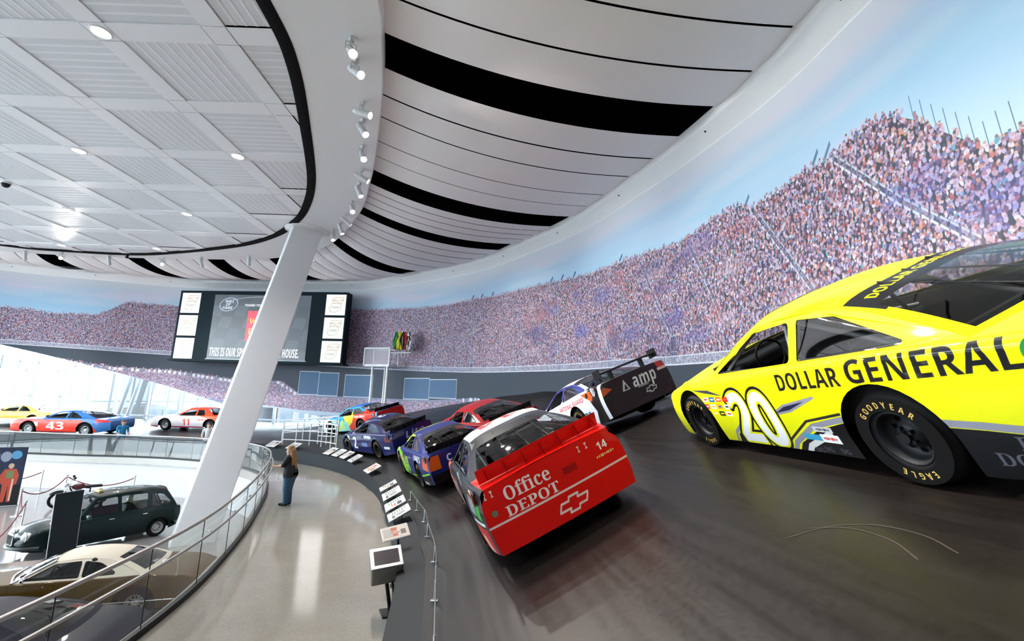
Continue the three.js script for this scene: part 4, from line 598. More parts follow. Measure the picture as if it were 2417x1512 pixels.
/* rainbow 24 */
stockCar('rainbow blue, yellow and red stock car farthest along the banking', -8.15, 26.6, 54, (P) => {
  P.sides((s) => { s.fill('#2aa8e0'); s.poly([[-2.6, 0], [-2.6, 1.1], [-0.9, 1.1], [-0.2, 0.6], [-0.5, 0]], '#e23a22'); s.poly([[-0.2, 0.3], [0.2, 1.1], [-0.9, 1.1], [-0.7, 0.6]], '#f2e23a'); s.poly([[1.3, 0], [1.2, 0.75], [-0.3, 0.62], [-0.4, 0]], '#8fe0d0'); s.text('24', 0.42, 0.48, 0.5, { w: 0.66, col: '#c9f02c', stroke: '#f4f8e8', sw: 0.06 }); blur(s, -1.3, 0.86, 0.9, 0.12, '#f6f2ea'); s.poly([[2.5, 0], [2.5, 1], [1.5, 1], [1.2, 0]], '#f4f0f4'); });
  P.top.fill('#2a78d0'); P.top.rect(-1.5, -1.1, -0.66, 0.66, '#17181c'); P.top.rect(0, 0.5, -1, 1, '#c9e02a'); P.top.rect(-2.6, -1.6, -1, 1, '#e23a22'); P.rear.fill('#e02a20'); P.rear.text('24', 0.3, 0.75, 0.26, { col: '#d83a30', w: 0.5 });
});
/* ---------- spotlights on the soffit, downlights in the hall ceiling ---------- */
const WARM = C(1, 0.93, 0.84);
{
  const canB = merge([cyl(0.085, 0.085, 0.3, 0, 0, 0.02, Math.PI / 2), cyl(0.06, 0.085, 0.1, 0, 0, 0.22, Math.PI / 2), cyl(0.1, 0.095, 0.05, 0, 0, -0.15, Math.PI / 2)]), hood = new THREE.CylinderGeometry(0.1, 0.1, 0.1, 20, 1, true); hood.rotateX(Math.PI / 2).translate(0, 0, -0.22);
  const lens = T3(new THREE.CircleGeometry(0.085, 20), 0, 0, -0.178, 0, Math.PI, 0), yoke = merge([bar([-0.12, 0, 0.02], [-0.12, 0.2, 0.02], 0.012), bar([0.12, 0, 0.02], [0.12, 0.2, 0.02], 0.012), bar([-0.12, 0.2, 0.02], [0.12, 0.2, 0.02], 0.012)]);
  const clamp_ = merge([box(0.1, 0.1, 0.12, 0, 0.28, 0.02), cyl(0.018, 0.018, 0.16, 0, 0.25, 0.02)]);
  // [X, D, yaw right of straight ahead, tilt down, candela]
  const put = (x, d, tx, ty, td, cd, label, group) => {
    const o = thing('spotlight', label, 'spotlight', [x, CEIL - 0.34, -d], 0, group), dir = new THREE.Vector3(tx - x, ty - (CEIL - 0.34), -(td - d)), yaw = Math.atan2(-dir.x, -dir.z), tilt = Math.atan2(dir.y, Math.hypot(dir.x, dir.z));
    o.rotation.y = yaw; mesh('mounting_clamp', clamp_, M.lampBody, o); mesh('yoke', yoke, M.lampBody, o);
    const h = new THREE.Group(); h.name = 'lamp_head'; h.rotation.x = tilt; o.add(h); mesh('lamp_can', canB, M.lampBody, h); mesh('lamp_hood', hood, M.lampBody, h); mesh('lamp_lens', lens, M.lamp, h);
    const u = dir.clone().normalize(), L = new THREE.SpotLight(WARM, cd, 60, 34 * DEG, 0.9); L.castShadow = true; L.shadow.radius = 6; L.position.set(x, CEIL - 0.34, -d).addScaledVector(u, 0.3); L.target.position.set(tx, ty, -td); L.name = 'spotlight_beam'; scene.add(L, L.target);
  };
  const near = [[-3.55, 6.2, 3.4, 4.5, 3.5], [-3.83, 9.28, 1.2, 3.8, 3.2], [-3.95, 9.95, 4.0, 5.2, 6.0], [-4.3, 11.6, 6.0, 8.5, 10], [-4.55, 12.4, 1.5, 4.2, 9.5], [-4.99, 13.85, -0.4, 3, 8.5], [-5.5, 15.4, 3.4, 7.8, 17], [-5.95, 16.5, -1.2, 3.4, 15.2], [-6.77, 18.18, -2.2, 3, 12], [-7.5, 19.6, -0.5, 7.5, 23], [-8.1, 20.6, -3.8, 3.2, 21], [-8.84, 21.6, -5.5, 2.5, 18.5]];
  const names = ['spotlight over the track just above the picture edge', 'nearest bright spotlight under the white soffit', 'second spotlight of the nearest pair under the soffit', 'spotlight turned to the mural in the second pair', 'grey spotlight below the second pair on the soffit', 'brightest spotlight halfway along the soffit', 'grey spotlight just past the brightest one', 'spotlight pointing down at the middle cars from the soffit', 'bright spotlight low on the soffit before the column', 'spotlight aimed at the mural close to the column', 'last but one spotlight before the column', 'spotlight nearest to the top of the column'];
  near.forEach((a, i) => put(a[0], a[1], a[2], a[3], a[4], i === 0 ? 200 : 125, names[i], 'spotlights along the soffit'));
  for (const [x, d, tx, ty, td, l] of [[-3.3, 3, 4.6, 7, 5.5, 'spotlight above the viewer aimed at the mural'], [-3.25, 1, 3.2, 4.5, 2.4, 'spotlight above the viewer aimed at the yellow car'], [-3.2, -2, 2, 3, 1, 'spotlight behind the viewer over the track']]) put(x, d, tx, ty, td, 90, l, 'spotlights along the soffit');
  const fl = [[-11.3, 25.0, -8, 3, 27], [-15.6, 26.5, -16, 2.5, 30], [-18.8, 27.1, -19.5, 7, 32], [-21.4, 27.5, -15, 5, 18], [-24.6, 27.4, -25.5, 5, 31], [-27.2, 27.1, -14, 4, 10], [-29.2, 26.9, -31, 2.6, 31]];
  fl.forEach((a, i) => put(...a, 170, ['first', 'second', 'third', 'fourth', 'fifth', 'sixth', 'seventh', 'eighth', 'ninth', 'tenth'][i] + ' spotlight past the column along the far soffit', 'spotlights along the far soffit'));
  // recessed downlights on every second ceiling node
  const ringG = new THREE.TorusGeometry(0.2, 0.02, 6, 28).rotateX(Math.PI / 2), discG = T3(new THREE.CircleGeometry(0.19, 24), 0, 0, 0, Math.PI / 2, 0, 0);
  let n = 0; const ord = ['nearest', 'second', 'third', 'fourth', 'fifth', 'sixth', 'seventh', 'eighth', 'ninth', 'tenth', 'eleventh', 'twelfth', 'thirteenth', 'fourteenth', 'fifteenth', 'sixteenth', 'seventeenth', 'eighteenth', 'nineteenth', 'twentieth', 'twenty-first', 'twenty-second', 'twenty-third', 'twenty-fourth', 'twenty-fifth', 'twenty-sixth', 'twenty-seventh', 'twenty-eighth', 'twenty-ninth', 'thirtieth', 'thirty-first', 'thirty-second', 'thirty-third', 'thirty-fourth'];
  const spots = []; for (let i = -6; i <= 1; i++) for (let j = -2; j <= 3; j++) { const x = -9.62 + i * 5.46, d = 9.4 + j * 5.46; if (revealPath.near(x, d).dist > -0.5 || x < -32 || d < 3) continue; spots.push([x, d]); }
  spots.sort((a, b) => Math.hypot(a[0], a[1]) - Math.hypot(b[0], b[1]));
  for (const [x, d] of spots) {
    const o = thing('downlight', `round recessed downlight, ${n ? ord[n] + ' nearest' : 'the one nearest'} to the viewer in the panel ceiling`, 'downlight', [x, CEIL + 0.005, -d], 0, 'downlights in the panel ceiling'); n++;
    mesh('trim_ring', ringG, M.white, o); mesh('lamp_disc', discG, M.lamp, o);
    const L = new THREE.SpotLight(C(0.97, 0.98, 1), 60, 60, 62 * DEG, 1); L.castShadow = true; L.shadow.radius = 9; L.position.set(x, CEIL - 0.06, -d); L.target.position.set(x, 0, -d); L.name = 'downlight_beam'; scene.add(L, L.target);
  }
  const dc = thing('dome_camera', 'small dark dome camera on the panel ceiling', 'camera', [-20.5, CEIL + 0.01, -17.6]); mesh('camera_base', cyl(0.16, 0.16, 0.06, 0, -0.03, 0), M.white, dc); mesh('camera_dome', T3(new THREE.SphereGeometry(0.14, 16, 10), 0, -0.08, 0), M.dark, dc);
  const sp = thing('speaker_pod', 'small dark pod hanging from the black reveal strip', 'sensor', [-23.3, CEIL - 0.02, -27.1]); mesh('pod_body', cyl(0.1, 0.07, 0.22, 0, -0.11, 0), M.dark, sp); mesh('pod_stem', cyl(0.02, 0.02, 0.1, 0, 0, 0), M.dark, sp);
}
/* ---------- glass railings ---------- */
const capMat = std(C(0.42, 0.41, 0.40), 0.35, { metalness: 0.7 });
function railing(name, label, sA, sB, panel, mid) {
  const o = thing(name, label, 'railing'); const n = Math.round((sB - sA) / panel), y = (s) => walkY(s);
  const along = (h, off, r, seg) => { const p = []; for (let i = 0; i <= seg; i++) { const s = lerp(sA, sB, i / seg), c = railPath.at(s); p.push(V(c.x + c.nx * off, y(s) + h, c.d + c.nd * off)); } return tube(p, r, 8, seg); };
  const strip = (s0, s1, h0, h1, o0, o1, k = 4) => { const g = []; for (const [oa, f] of [[o0, false], [o1, true]]) g.push(grid(k, 1, (p, q) => { const s = lerp(s0, s1, p), c = railPath.at(s); return [c.x + c.nx * oa, y(s) + lerp(h0, h1, q), -(c.d + c.nd * oa)]; }, f)); g.push(grid(k, 1, (p, q) => { const s = lerp(s0, s1, p), c = railPath.at(s), oo = lerp(o0, o1, q); return [c.x + c.nx * oo, y(s) + h1, -(c.d + c.nd * oo)]; })); return merge(g); };
  mesh('cap_rail', along(1.07, 0, 0.028, 140), capMat, o);
  mesh('base_shoe', strip(sA, sB, 0.0, 0.09, -0.035, 0.035, 140), M.dark, o);
  for (let i = 0; i < n; i++) {
    const s0 = sA + (sB - sA) * i / n + 0.012, s1 = sA + (sB - sA) * (i + 1) / n - 0.012;
    mesh('glass_panel', grid(5, 1, (p, q) => { const s = lerp(s0, s1, p), c = railPath.at(s); return [c.x, y(s) + lerp(0.08, 1.05, q), -c.d]; }), M.glass, o);
    const c = railPath.at(s0 - 0.012); mesh('joint_seal', bar(V(c.x, y(s0) + 0.08, c.d), V(c.x, y(s0) + 1.05, c.d), 0.007, 5), M.dark, o);
    if (mid) { const e = railPath.at(s0 + 0.35); mesh('rail_bracket', [bar(V(e.x, y(s0) + 0.78, e.d), V(e.x + e.nx * 0.09, y(s0) + 0.8, e.d + e.nd * 0.09), 0.014, 6), T3(new THREE.SphereGeometry(0.028, 8, 6), e.x, y(s0) + 0.78, -e.d)], M.steel, o); }
  }
  if (mid) mesh('hand_rail', along(0.82, 0.09, 0.022, 140), capMat, o);
  return o;
}
const sTurn = railPath.near(-9.6, 19.2).s;
railing('glass_railing', 'curved glass railing with metal handrails along the near walkway', 0.5, sTurn, 1.55, true);
railing('glass_parapet', 'clear glass parapet above the white wall across the hall', sTurn + 0.03, railPath.len - 1, 1.7, false);

/* ---------- white pipe guard rails behind the woman ---------- */
{
  const pipe = std(C(0.8, 0.82, 0.84), 0.35);
  const fence = (label, pts, base, h, mids) => { const o = thing('guard_rail', label, 'guard rail', [0, 0, 0], 0, 'white pipe guard rails by the track'); const at = (p, y) => V(p[0], base(p) + y, p[1]);
    mesh('top_rail', tube(pts.map((p) => at(p, h)), 0.03, 7), pipe, o); for (const m of mids) mesh('mid_rail', tube(pts.map((p) => at(p, m)), 0.022, 6), pipe, o); for (const p of pts) mesh('post', bar(at(p, 0), at(p, h), 0.028, 7), pipe, o); };
  fence('white pipe guard rail curving behind the woman beside the walkway', [[-11.8, 25.25], [-10.9, 24.75], [-9.95, 24.15], [-9.1, 23.5], [-8.4, 22.85], [-7.95, 22.35]], (p) => trackY(...p), 1.1, [0.25, 0.7]);
  fence('white pipe guard rail in front of the rainbow car', [[-12.3, 26.2], [-11.1, 26.0], [-9.9, 25.6], [-8.9, 25.1]], (p) => trackY(...p), 1.1, [0.45, 0.78]);
  fence('short white pipe guard rail next to the dark blue car', [[-9.6, 24.3], [-9.0, 23.85], [-8.4, 23.4]], (p) => trackY(...p), 1.15, [0.4, 0.78]);
}
/* ---------- information boards on the kerb ---------- */
{
  const boardTex = (kind) => canvas(256, 160, (g, w, h) => {
    g.fillStyle = kind === 2 ? '#d8ccc2' : '#c6c8c8'; g.fillRect(0, 0, w, h); g.fillStyle = '#77797c'; for (let i = 0; i < 6; i++) g.fillRect(14, 30 + i * 18, 80 + (i * 37) % 50, 7);
    if (kind === 0) { g.fillStyle = '#22242a'; for (let i = 0; i < 3; i++) g.fillRect(150 + i * 24, 40, 12, 60); g.fillStyle = '#55585e'; g.fillRect(150, 112, 80, 20); } else if (kind === 1) { g.fillStyle = '#3b3d44'; g.fillRect(140, 30, 90, 34); g.fillStyle = '#c0653e'; g.fillRect(140, 76, 90, 14); g.fillRect(140, 100, 60, 10); } else { g.fillStyle = '#c4472e'; g.fillRect(90, 20, 60, 44); g.fillRect(80, 80, 90, 12); g.fillRect(100, 100, 50, 30); g.fillStyle = '#5b4a44'; g.fillRect(180, 60, 50, 60); }
  });
  const mats = [0, 1, 2].map((k) => std(C(1, 1, 1), 0.45, { map: boardTex(k) }));
  const list = [[-2.47, 10.7, 0.62, 0, 'grey information board near the tall white kerb sign'], [-2.85, 11.75, 0.75, 1, 'white information board with orange lines on the kerb'], [-3.2, 12.95, 0.85, 0, 'large white board with dark bars on the kerb'], [-3.6, 14.0, 0.55, 1, 'pale board at the end of the kerb row by the blue car'], [-5.0, 16.95, 0.75, 2, 'board with red print alone on the kerb'], [-6.35, 18.95, 0.6, 0, 'white board beside the red printed board'], [-6.95, 19.75, 0.6, 1, 'second white board behind the red printed board'], [-7.5, 20.45, 0.6, 0, 'third white board on the kerb behind the woman'], [-8.1, 21.1, 0.6, 1, 'fourth white board on the kerb behind the woman'], [-10.6, 23.2, 0.7, 0, 'white board on the kerb beyond the guard rail'], [-12.0, 24.0, 0.7, 1, 'farthest white board on the kerb by the column']];
  for (const [x, d, w, k, label] of list) {
    const n = curbPath.near(x, d), c = curbPath.at(n.s), y = innerY(n.s), o = thing('information_board', label, 'sign', [c.x + c.nx * 0.1, y + 0.1, -(c.d + c.nd * 0.1)], Math.atan2(c.tx, -c.td) , 'information boards along the kerb');
    // local: x along... board lies tilted towards the walkway
    o.rotation.y = Math.atan2(-c.nd, -c.nx) * 1; o.rotation.y = Math.atan2(-(-c.nd), c.nx);
    const g = new THREE.PlaneGeometry(w, 0.5); g.rotateX(-Math.PI / 2 + 0.5); g.rotateY(-Math.PI / 2); g.translate(0, 0.16, 0);
    const b = rbox(0.5, 0.025, w + 0.03, 0.008, 0, 0, 0, 0, 0, 0.5).translate(0, 0.143, 0);
    mesh('board_panel', b, M.steel, o); mesh('board_print', g, mats[k], o); for (const q of [-0.35, 0.35]) mesh('board_leg', bar([0.05, -0.03, w * q], [0.05, 0.16, w * q], 0.012, 6), M.dark, o);
  }
  // free-standing white sign and touch screen at the near kerb
  const sg = thing('kerb_sign', 'tilted cream sign with red print above the touch screen', 'sign', [-1.86, 1.9, -8.45], 0.5);
  const sp = new THREE.Group(); sp.name = 'sign_panel'; sp.position.set(0, 0.86, 0); sp.rotation.set(0.5, 0, 0.2); sg.add(sp); mesh('sign_board', rbox(0.46, 0.02, 0.3, 0.006), M.white, sp); mesh('sign_print', T3(new THREE.PlaneGeometry(0.44, 0.28), 0, 0.0125, 0, -Math.PI / 2, 0, 0), mats[2], sp); mesh('sign_post', bar([0.12, 0, -0.02], [0.05, 0.84, 0], 0.02, 8), M.dark, sg); mesh('sign_foot', cyl(0.14, 0.14, 0.015, 0.12, 0.008, -0.02), M.dark, sg);
  const ks = thing('touch_screen_kiosk', 'grey touch screen kiosk on angled legs at the near kerb', 'kiosk', [-1.74, 1.9, -7.45], 0.42);
  const kb = new THREE.Group(); kb.name = 'screen_housing'; kb.position.set(0, 0.72, 0); kb.rotation.set(0.55, 0, 0.12); ks.add(kb);
  mesh('housing', rbox(0.46, 0.34, 0.36, 0.03, 0, -0.09, 0), std(C(0.2, 0.2, 0.19), 0.45, { metalness: 0.3 }), kb); mesh('bezel', rbox(0.46, 0.012, 0.36, 0.006, 0, 0.085, 0), M.steel, kb); mesh('screen', T3(new THREE.PlaneGeometry(0.36, 0.25), 0, 0.0925, 0, -Math.PI / 2, 0, 0), std(C(0.09, 0.075, 0.085), 0.15), kb);
  mesh('kiosk_leg', bar([0.12, 0.0, -0.06], [-0.02, 0.66, 0], 0.028, 8), M.dark, ks); mesh('kiosk_leg', bar([0.2, 0.0, 0.05], [0.05, 0.68, 0.02], 0.018, 8), M.dark, ks); mesh('kiosk_foot', rbox(0.34, 0.02, 0.3, 0.008, 0.14, 0.01, 0), M.dark, ks);
  // low wire guard along the near track edge
  const wg = thing('wire_guard', 'thin wire guard on short posts along the near track edge', 'guard'); const pts = [];
  for (let s = curbPath.near(-0.9, 3).s; s < curbPath.near(-3.3, 13.3).s; s += 1.35) { const c = curbPath.at(s), x = c.x + c.nx * 0.52, d = c.d + c.nd * 0.52, y = trackY(x, d); pts.push(V(x, y + 0.24, d)); mesh('guard_post', [bar(V(x, y - 0.03, d), V(x, y + 0.25, d), 0.012, 6), rbox(0.09, 0.03, 0.05, 0.008, x, y + 0.02, -d)], M.steel, wg); }
  mesh('guard_wire', tube(pts, 0.006, 5), M.steel, wg);
}
/* ---------- scoreboard ---------- */
{
  const W = 12.5, H = 5.0, o = thing('scoreboard', 'black scoreboard with a grey central screen and six white side screens', 'scoreboard', [-17.6, 7.12, -32.1], -5.9 * DEG);
  mesh('scoreboard_frame', [box(W, H, 0.7, 0, H / 2, -0.36), box(W + 0.3, 0.12, 0.85, 0, 0.02, -0.35)], phys(C(0.006, 0.016, 0.022), 0.5, { specularIntensity: 0.15 }), o);
  mesh('mounting_bracket', [box(0.3, 0.3, 1.3, -4, 2, -1.2), box(0.3, 0.3, 1.3, 4, 2, -1.0)], M.dark, o);
  const big = canvas(1024, 640, (g, w, h) => {
    g.fillStyle = '#3c454e'; g.fillRect(0, 0, w, h);
    for (let i = -2; i < 9; i++) for (let j = 0; j < 6; j++) if ((i + j) & 1) { g.fillStyle = j % 3 ? '#4a545e' : '#434d57'; const x = i * 130 - j * 26, y = j * 112; g.beginPath(); g.moveTo(x + 20, y); g.quadraticCurveTo(x + 80, y - 14, x + 140, y + 6); g.lineTo(x + 112, y + 116); g.quadraticCurveTo(x + 60, y + 92, x - 8, y + 108); g.fill(); }
    g.strokeStyle = '#8f9aa4'; g.lineWidth = 6; g.beginPath(); g.moveTo(170, 60); g.quadraticCurveTo(360, 10, 620, 20); g.stroke();
    // emblem: slanted layered lettering block
    g.save(); g.translate(160, 90); g.transform(1, 0, -0.25, 1, 0, 0); g.fillStyle = '#c9d6e6'; g.font = 'bold 40px sans-serif'; g.textAlign = 'center'; g.fillText('HALL', 0, -10); g.fillText('OF', -6, 22); g.fillText('FAME', 0, 56); g.strokeStyle = '#a9bad0'; g.lineWidth = 7; g.beginPath(); g.ellipse(0, 8, 92, 66, 0, 0, 7); g.stroke(); g.restore();
    g.fillStyle = '#e3e7ea'; g.font = 'bold 34px sans-serif'; g.textAlign = 'left'; g.fillText('THANK YOU', 330, 116);
    g.fillStyle = '#e0304c'; g.fillRect(376, 160, 300, 300); g.fillStyle = '#f2c733'; g.font = 'bold 76px serif'; g.fillText('WELLS', 398, 290); g.fillText('FARGO', 398, 390);
    g.fillStyle = '#f4f6f7'; g.save(); g.translate(20, 612); g.scale(0.79, 1.85); g.font = 'bold 62px sans-serif'; g.fillText('THIS IS OUR SPORT. THIS IS OUR HOUSE.', 0, 0); g.restore();
  });
  const emb = canvas(256, 256, (g, w) => { g.fillStyle = '#f2f6f4'; g.fillRect(0, 0, w, w); g.save(); g.translate(132, 128); g.transform(1, 0, -0.25, 1, 0, 0); g.strokeStyle = '#a9ab84'; g.lineWidth = 7; g.strokeRect(-56, -92, 128, 74); g.beginPath(); g.ellipse(0, 30, 72, 62, 0, 0, 7); g.stroke(); g.fillStyle = '#b08f6c'; g.font = 'bold 40px sans-serif'; g.textAlign = 'center'; g.fillText('HALL OF', 4, -44); g.fillStyle = '#8f9c8c'; g.fillText('FAME', 0, 44); g.restore(); });
  const scr = (tex, k) => std(C(0.02, 0.02, 0.02), 0.3, { emissive: C(1, 1, 1), emissiveMap: tex, emissiveIntensity: k });
  const bm = scr(big, 1.0), em = scr(emb, 0.98);
  mesh('main_screen', T3(new THREE.PlaneGeometry(7.2, 4.55), 0.05, 2.45, 0.012), bm, o); mesh('screen_rim', [box(7.35, 0.06, 0.06, 0.05, 0.16, 0.01)], M.mull, o);
  for (const x of [-5.35, 5.45]) for (let i = 0; i < 3; i++) mesh('side_screen', T3(new THREE.PlaneGeometry(1.42, 1.45), x, 0.86 + i * 1.62, 0.012), em, o);
  for (const [x, k] of [[-17.6 - 5.3, 0], [-17.6 + 5.4, 0], [-17.5, 1]]) { const L = new THREE.RectAreaLight(C(1, 1, 1), k ? 0.22 : 1.0, k ? 7.2 : 1.4, 4.5); const a = -5.9 * DEG, lx = x + 17.6; L.position.set(-17.6 + lx * Math.cos(a) + 0.06 * Math.sin(a), 9.6, -32.1 - lx * Math.sin(a) + 0.06 * Math.cos(a)); L.rotation.y = a + Math.PI; L.name = 'scoreboard_glow'; scene.add(L); }
}
/* ---------- starter's flag stand ---------- */
{
  const c = wallPath.at(45.3), x = c.x - c.nx * 1.1, d = c.d - c.nd * 1.1, o = thing('flag_stand', 'white starter stand on tall posts with five coloured flags', 'flag stand', [x, 0, -d], Math.atan2(c.nx, -c.nd) * 0 - 0.35), wm = std(C(0.84, 0.86, 0.87), 0.4), yb = 7.0, yg = trackY(x, d);
  for (const [a, b] of [[-0.5, 0.3], [0.05, -0.3], [0.62, 0.3]]) mesh('stand_post', bar([a, yg - 0.1, b], [a, yb, b], 0.075, 10), wm, o);
  mesh('stand_floor', rbox(1.9, 0.16, 1.0, 0.02, -0.1, yb + 0.05, 0), wm, o);
  const fr = []; for (const [p, q] of [[[-1.05, yb, 0.5], [-1.05, yb + 1.15, 0.5]], [[0.85, yb, 0.5], [0.85, yb + 1.15, 0.5]], [[-1.05, yb + 1.15, 0.5], [0.85, yb + 1.15, 0.5]], [[-1.05, yb, -0.5], [-1.05, yb + 1.15, -0.5]], [[0.85, yb, -0.5], [0.85, yb + 1.15, -0.5]], [[-1.05, yb + 1.15, -0.5], [0.85, yb + 1.15, -0.5]], [[-1.05, yb + 1.15, -0.5], [-1.05, yb + 1.15, 0.5]], [[0.85, yb + 1.15, -0.5], [0.85, yb + 1.15, 0.5]]]) fr.push(bar(p, q, 0.05, 8)); mesh('stand_frame', fr, wm, o);
  mesh('mesh_panel', [grid(1, 1, (a, b) => [lerp(-1.05, 0.85, a), yb + lerp(0, 1.1, b), 0.5])], std(C(0.8, 0.75, 0.8), 0.7, { transparent: true, opacity: 0.3 }), o);
  const chk = canvas(64, 64, (g) => { for (let i = 0; i < 4; i++) for (let j = 0; j < 4; j++) { g.fillStyle = (i + j) & 1 ? '#f2f2f2' : '#111'; g.fillRect(i * 16, j * 16, 16, 16); } });
  [[0, '#12813a'], [1, '#e6d618'], [2, '#101010'], [3, '#a8121c'], [4, null]].forEach(([i, col]) => { const xx = 0.95 + i * 0.24; mesh('flag', grid(4, 10, (a, b) => [xx + (a - 0.5) * 0.42 * (0.35 + 0.65 * b * (2 - b * 1.2)) + 0.05 * Math.sin(b * 7 + i), yb + 2.25 - 1.15 * b, 0.1 + 0.06 * Math.sin(a * 9 + b * 5 + i * 2)]), col ? std(col, 0.75) : std(C(1, 1, 1), 0.75, { map: chk }), o); mesh('flag_pole', bar([xx, yb + 0.6, 0.06], [xx - 0.04, yb + 2.35, 0.06], 0.018, 6), wm, o); });
  mesh('flag_rack', bar([0.6, yb + 0.9, 0.06], [2.1, yb + 0.9, 0.06], 0.04, 8), wm, o);
}
/* ---------- older race cars on the far track and the hall cars ---------- */
function classic(name, label, category, S, paint, mats, place, scale = 1) {
  const G = carGeo(S), o = thing(name, label, category), pm = paintMat(atlas(S, mats.N || 512, paint), mats.paint || {});
  mesh('body', G.body, pm, o); if (G.roof) mesh('roof', G.roof, mats.roof || pm, o); mesh('windshield', G.windshield, M.carGlass, o); mesh('rear_window', G.rearWindow, M.carGlass, o);
  for (const g of G.glass) mesh(g.name, g.geo, M.carGlass, o);
  mesh('undertray', G.under, M.black, o); cabin(S, G, o, false); addWheels(S, o, wheelGeo(S.R, S.tw, S.rim || 0.2), { rim: mats.rim });
  if (mats.extra) mats.extra(o, S, G); o.scale.setScalar(scale); place(o); return o;
}
const onTrack = (x, d, yaw) => (o) => TILT(o, x, d, yaw), onFloor = (x, d, yaw) => (o) => { o.position.set(x, 0, -d); o.rotation.y = Math.PI / 2 + yaw * DEG; };
const OLD = (k = {}) => ({
  xr: -2.72, xf: 2.5, HM: 1.45, R: 0.35, tw: 0.26, zo: 0.93, wr: -1.46, wf: 1.46, archGap: 0.09, rs: 0.05, tum: 0.06, under: 0.07, mid: 0.55,
  W: tb([[-2.72, 0.86], [-2.2, 0.95], [-1, 0.98], [1, 0.97], [1.9, 0.95], [2.3, 0.9], [2.5, 0.82]]), bot: tb([[-2.72, 0.36], [-1.9, 0.22], [2, 0.2], [2.5, 0.24]]),
  belt: tb([[-2.72, 0.83], [-2.3, 0.92], [-1.6, 0.97], [-0.9, 0.95], [0.6, 0.9], [1.4, 0.88], [2.2, 0.82], [2.5, 0.7]]), crown: tb([[-2.72, 0.01], [-1, 0.02], [1, 0.05], [2.5, 0.02]]),
  xw0: 0.8, xw1: 0.15, xr1: -0.75, xr0: -1.95, roofH: tb([[-0.9, 1.24], [-0.3, 1.29], [0.3, 1.25]]), roofZ: tb([[-0.9, 0.55], [0.3, 0.58]]), rc: 0.05,
  windows: [{ p: [[0.62, 0.935], [0.12, 1.205], [-0.3, 1.245], [-0.36, 0.945]], r: 0.04 }, { p: [[-0.45, 0.955], [-0.4, 1.245], [-0.7, 1.2], [-1.2, 1.0], [-1.2, 0.975]], r: 0.03, glass: true, name: 'quarter_window' }], ...k,
});
classic('vintage_race_car', 'red and blue vintage race car with 43 on its door', 'race car', OLD(), (P) => {
  P.sides((s) => { s.fill('#3470b0'); s.poly([[2.5, 0], [2.5, 0.84], [1.4, 0.86], [0.4, 0.86], [-1.2, 0.88], [-1.8, 0.62], [-2.05, 0.3], [-2.1, 0]], '#f0351e'); s.poly([[-2.72, 1], [-2.72, 0.8], [-2.0, 0.75], [-1.9, 1]], '#e0303c'); s.text('43', 0.05, 0.56, 0.4, { w: 0.95, col: '#f2eef2' }); s.rect(0.95, 1.15, 0.5, 0.72, '#f0d8b8'); s.rect(-2.72, 2.5, 0, 0.26, '#8a2030'); });
  P.top.fill('#3470b0'); P.top.rect(0.9, 2.6, -1, 1, '#f0351e'); P.rear.fill('#3470b0'); P.front.fill('#f0351e');
}, { rim: M.steel }, onTrack(-25.5, 28.1, 92), 1.06);
classic('vintage_race_car', 'white and orange vintage race car with 11 on its door', 'race car', OLD({ xr0: -1.6, xr1: -0.95, roofH: tb([[-1.1, 1.32], [-0.3, 1.35], [0.3, 1.32]]), windows: [{ p: [[0.62, 0.935], [0.12, 1.27], [-0.38, 1.3], [-0.42, 0.945]], r: 0.04 }, { p: [[-0.52, 0.955], [-0.47, 1.3], [-0.88, 1.28], [-1.05, 0.98]], r: 0.03, glass: true, name: 'quarter_window' }] }), (P) => {
  P.sides((s) => { s.fill('#e9e2e6'); s.rect(-2.72, 2.5, 0, 0.28, '#a8183c'); s.text('11', 0.05, 0.58, 0.42, { w: 0.55, col: '#e63a22' }); blur(s, -1.15, 0.72, 1.1, 0.12, '#e0503a'); s.poly([[-2.72, 1.1], [-2.72, 0.62], [-1.9, 0.62], [-0.8, 0.92], [-0.6, 1.1]], '#e8683f'); s.rect(-1.8, 0.6, 0.95, 1.5, '#e2472a'); s.rect(0.6, 2.5, 0.72, 0.9, '#f2eef2'); });
  P.top.fill('#e2472a'); P.top.rect(0.9, 2.6, -1, 1, '#ece6ea'); P.rear.fill('#e8683f'); P.front.fill('#e9e2e6');
}, { rim: M.steel }, onTrack(-20.3, 31.3, 88));
classic('vintage_race_car', 'orange and white vintage race car cut by the picture edge', 'race car', OLD({ xr0: -1.75 }), (P) => {
  P.sides((s) => { s.fill('#e3b04a'); s.rect(-2.72, 2.5, 0, 0.52, '#d8d3c8'); s.rect(-0.6, 2.5, 0.52, 0.95, '#eba83a'); });
  P.top.fill('#e3b04a'); P.rear.fill('#e3b04a'); P.front.fill('#e3b04a');
}, { rim: M.steel }, onTrack(-31.2, 30.9, 90));
